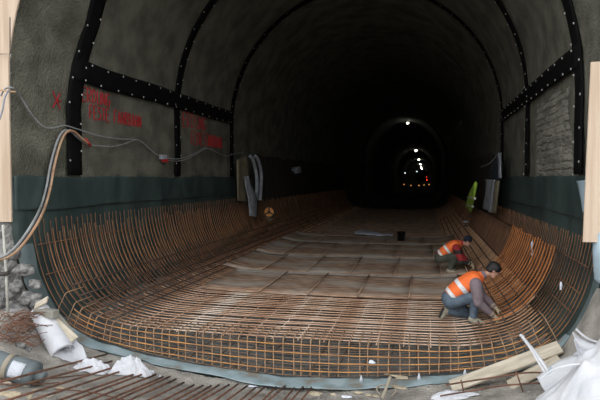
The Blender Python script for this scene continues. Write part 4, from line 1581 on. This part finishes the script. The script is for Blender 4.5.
single('paper_scrap', mb, M['scrap_wood'], 'pale pointed scrap just below the orange reel', 'scrap')
p = P(287, 234, z=.12)
single('cloth_scrap', MB().ball(p, (.07, .06, .05), 8, 6), M['red_plastic'], 'small pink-red scrap at the far left edge of the floor sheets', 'scrap')

# rolled fleece and boards hanging at the left, end of the first membrane
def hang(name, pa, pb, w, m, label, cat, th=.05, wav=.03, parent=None):
    """vertical hanging sheet between two points, drooping"""
    pts = smooth_pts(pa, 5)
    pt2 = smooth_pts(pb, 5)
    rows = [[a.lerp(b, j / 6) + Vector((wav * math.sin(j * 1.6 + i * .3), 0, 0)) for j in range(7)] for i, (a, b) in enumerate(zip(pts, pt2))]
    me = MB().grid(rows).mesh(name)
    o = link(name, me, m, parent, True)
    sm = o.modifiers.new('t', 'SOLIDIFY'); sm.thickness = th
    if parent is None: tag(o, label, cat)
    return o


hang('hanging_board', [P(236, 160, x=-6.55), P(236, 180, x=-6.55), P(237, 200, x=-6.5)], [P(247, 155, x=-6.55), P(249, 180, x=-6.55), P(248, 203, x=-6.5)], 0, M['beige'], 'dull beige board hanging where the first membrane ends on the left', 'board')
hang('fleece_strip', [P(244, 177, x=-6.35), P(245, 190, x=-6.35), P(248, 200, x=-6.35), P(250, 216, x=-6.3)], [P(247, 176, x=-6.35), P(251, 186, x=-6.35), P(256, 198, x=-6.35), P(255, 217, x=-6.3)], 0, M['fleece_roll'], 'short pale grey fleece strip hanging over the left bars', 'fleece')
for k, (dx, lab) in enumerate(((0, 'left'), (5, 'right'))):
    cable('hanging_hose', [P(250 + dx, 156, x=-6.5), P(253 + dx, 160, x=-6.45), P(256 + dx, 172, x=-6.45), P(257 + dx * .8, 185, x=-6.45), P(256 + dx * .8, 200, x=-6.4)], .07, M['fleece_roll'], 'grey tube hanging over the left membrane edge, %s of the pair' % lab, 'hose', group='grey tubes hanging at the left')
# brownish membrane further in, both walls
for side, sgn, lab in (('left', -1, 'left'), ('right', 1, 'right')):
    rows = []
    y = 21.5
    while y < 48:
        row = []
        for k in range(12):
            z = .8 + 2.75 * k / 11
            top = .12 * nz(0, y, sgn, .8, 3) if k == 11 else 0
            u = 4.62 if z > 1.6 else 4.62 - (1.6 - z) * .28
            row.append((XC + sgn * (u - .06 * abs(nz(0, y * 2.2, 0, 1, sgn)) - .02), y, z + top))
        rows.append(row); y += .3
    me = MB().grid(rows).mesh('brown_membrane')
    o = link('wall_sheeting', me, M['brownmem'], smooth=True)
    sm = o.modifiers.new('t', 'SOLIDIFY'); sm.thickness = .01
    tag(o, 'brownish sheeting hung on the %s wall deep in the tunnel' % lab, 'sheeting')
# small grey tangle at far left (300,168)
lump('plastic_scrap', P(297, 170, x=-6.5), (.22, .35, .18), 8, M['fleece_roll'], 'pale grey plastic scrap high on the far left sheeting', 'scrap', amp=.5, flat=1, nu=16, nv=10)

# right side: blue-grey folded sheets, beige post, hi-vis jacket
hang('foil_sheet', [P(490, 166, x=2.2), P(495, 158, x=2.2), P(500, 153, x=2.25)], [P(489, 177, x=2.2), P(496, 179, x=2.2), P(501, 180, x=2.25)], 0, M['dark_blue'], 'dark blue folded sheet where the right membrane ends', 'sheet')
hang('fleece_strip', [P(498, 155, x=2.2), P(499.5, 165, x=2.2), P(500, 178, x=2.2)], [P(501, 153, x=2.2), P(502, 165, x=2.2), P(502, 178, x=2.2)], 0, M['fleece_roll'], 'narrow pale fleece edge beside the dark blue sheet', 'fleece', th=.03)
cable('support_wire', [P(481, 167, x=2.2), P(490, 163, x=2.2), P(499, 153, x=2.2)], .02, M['fleece_roll'], 'pale wire running up to the dark blue sheet', 'wire')
hang('fleece_sheet', [P(486, 179, x=2.15), P(485, 195, x=2.15), P(484, 208, x=2.15)], [P(496, 180, x=2.15), P(495, 196, x=2.15), P(493, 213, x=2.15)], 0, M['fleece_roll'], 'blue-grey fleece sheet hanging left of the beige post on the right wall', 'fleece', wav=.05)
hang('hanging_board', [P(496, 181, x=2.12), P(495, 197, x=2.12), P(493, 212, x=2.12)], [P(500, 181, x=2.12), P(499, 197, x=2.12), P(497, 213, x=2.12)], 0, M['beige'], 'beige post strip at the end of the right membrane', 'board')
hang('sheet_corner', [P(577, 181, x=2.36), P(580, 197, x=2.36), P(583, 212, x=2.36)], [P(589, 180, x=2.36), P(590, 197, x=2.36), P(590, 214, x=2.36)], 0, M['pipe'], 'pale blue sheet corner hanging beside the right plywood board', 'sheet', th=.01, wav=.01)
t = thing('safety_jacket', 'yellow-green high-visibility jacket hanging on the dark right wall', 'jacket', P(472, 211, x=1.75))
o = hang('jacket_body', [P(476.5, 183, x=1.8), P(470, 194, x=1.8), P(467, 206, x=1.8)], [P(477, 183, x=1.8), P(476, 197, x=1.8), P(472, 212, x=1.8)], 0, M['hivis'], '', '', th=.08)
o.parent = t; o.location = -t.location
for yy in (197, 205):
    o = MB().tube([P(468, yy, x=1.74), P(475 - (yy - 197) * .3, yy + 1.5, x=1.74)], .045, 6)
    child('reflective_band', o, M['reflect'], t)
scr = P(466, 222, x=1.6)
lump('plastic_scrap', scr, (.14, .3, .05), 14, M['paper'], 'white plastic scrap on the right bars below the high-visibility jacket', 'scrap', amp=.4, nu=16, nv=10)
lump('plastic_scrap', P(466, 226, x=1.55), (.1, .22, .04), 15, M['dark_blue'], 'dark blue scrap under the white scrap on the right bars', 'scrap', amp=.4, nu=16, nv=10)

# ------------------------------------------------------------------ lamps far down the tunnel
ordl = ['nearest', 'second', 'third', 'fourth', 'fifth', 'farthest']
for k in range(1, 7):
    y = 67.5 * k
    hx, hz = XC + .0, 8.1
    p = P(424.5 - 17.0 / k, 178 - 55.0 / k, y=y)
    p.z = min(p.z, 9.12)
    sz = .30 if k == 1 else .36 + .08 * k
    t = thing('tunnel_lamp', 'glowing tunnel lamp under the crown, %s of the row' % ordl[k - 1], 'lamp', (p.x, y, p.z), 'lamps along the tunnel crown')
    link('lamp_glass', MB().ball((0, 0, 0), (sz * .5, sz * .5, sz * .34), 14, 8).mesh('lamp_glass'), M['lamp'], t, True)
    link('lamp_housing', MB().box((0, 0, sz * .34), (sz * .7, sz * .7, .08)).mesh('lamp_housing'), M['housing'], t)
    ld = bpy.data.lights.new('lamp_light', 'POINT'); ld.energy = .8; ld.color = (1, .93, .75); ld.shadow_soft_size = .3
    lo = bpy.data.objects.new('lamp_light', ld); COL.objects.link(lo); lo.parent = t; lo.location = (0, -.6, -.45)
fl = [(405, 173, 'lamp', .4, 'white work light low on the left, far down the tunnel'), (417, 171.5, 'lamp', .34, 'white work light between the left one and the lamp row'),
      (427, 180, 'lamp_red', .5, 'red signal light far down the tunnel, lower of the pair'), (426.5, 177, 'lamp_red', .35, 'red signal light far down the tunnel, upper of the pair'),
      (404, 184.5, 'lamp_orange', .35, 'dim orange light in the far low row, leftmost'), (411, 185.5, 'lamp_orange', .35, 'dim orange light in the far low row, second from the left'),
      (419, 185.5, 'lamp_orange', .4, 'dim orange light in the far low row, third from the left'), (424, 185, 'lamp_orange', .35, 'dim orange light in the far low row, fourth from the left'),
      (429, 184.5, 'lamp_orange', .35, 'dim orange light in the far low row, rightmost')]
for px, py, m, s, lab in fl:
    y = 190 if py < 181 else 150
    p = P(px, py, y=y)
    t = thing('work_light', lab, 'light', p, 'small lights deep in the tunnel')
    mm = M[m]
    if m == 'lamp': mm = M['lamp_orange'] if False else M.setdefault('lamp_dim', mat('dim_white_glow', (.85, 1, .95), (.85, 1, .95), 5, .5, emit=1.0))
    link('light_glass', MB().ball((0, 0, 0), s * .45, 10, 6).mesh('light_glass'), mm, t, True)
    link('light_housing', MB().box((0, .1, s * .45), (s * .6, s * .4, .08)).mesh('light_housing'), M['housing'], t)

# ------------------------------------------------------------------ daylight: overcast sky over the cutting
w = bpy.data.worlds.new('sky'); S.world = w
w.use_nodes = True
nt = w.node_tree
bg = nt.nodes['Background']
tcw = nt.nodes.new('ShaderNodeTexCoord')
sep = nt.nodes.new('ShaderNodeSeparateXYZ')
rp = nt.nodes.new('ShaderNodeValToRGB')
rp.color_ramp.elements[0].position = 0.0
rp.color_ramp.elements[0].color = (.43, .45, .475, 1)
rp.color_ramp.elements[1].position = .9
rp.color_ramp.elements[1].color = (.42, .435, .46, 1)
e_ = rp.color_ramp.elements.new(.32); e_.color = (1.25, 1.28, 1.33, 1)
nt.links.new(tcw.outputs['Generated'], sep.inputs[0])
nt.links.new(sep.outputs['Z'], rp.inputs['Fac'])
nt.links.new(rp.outputs['Color'], bg.inputs['Color'])
bg.inputs['Strength'].default_value = 1.0
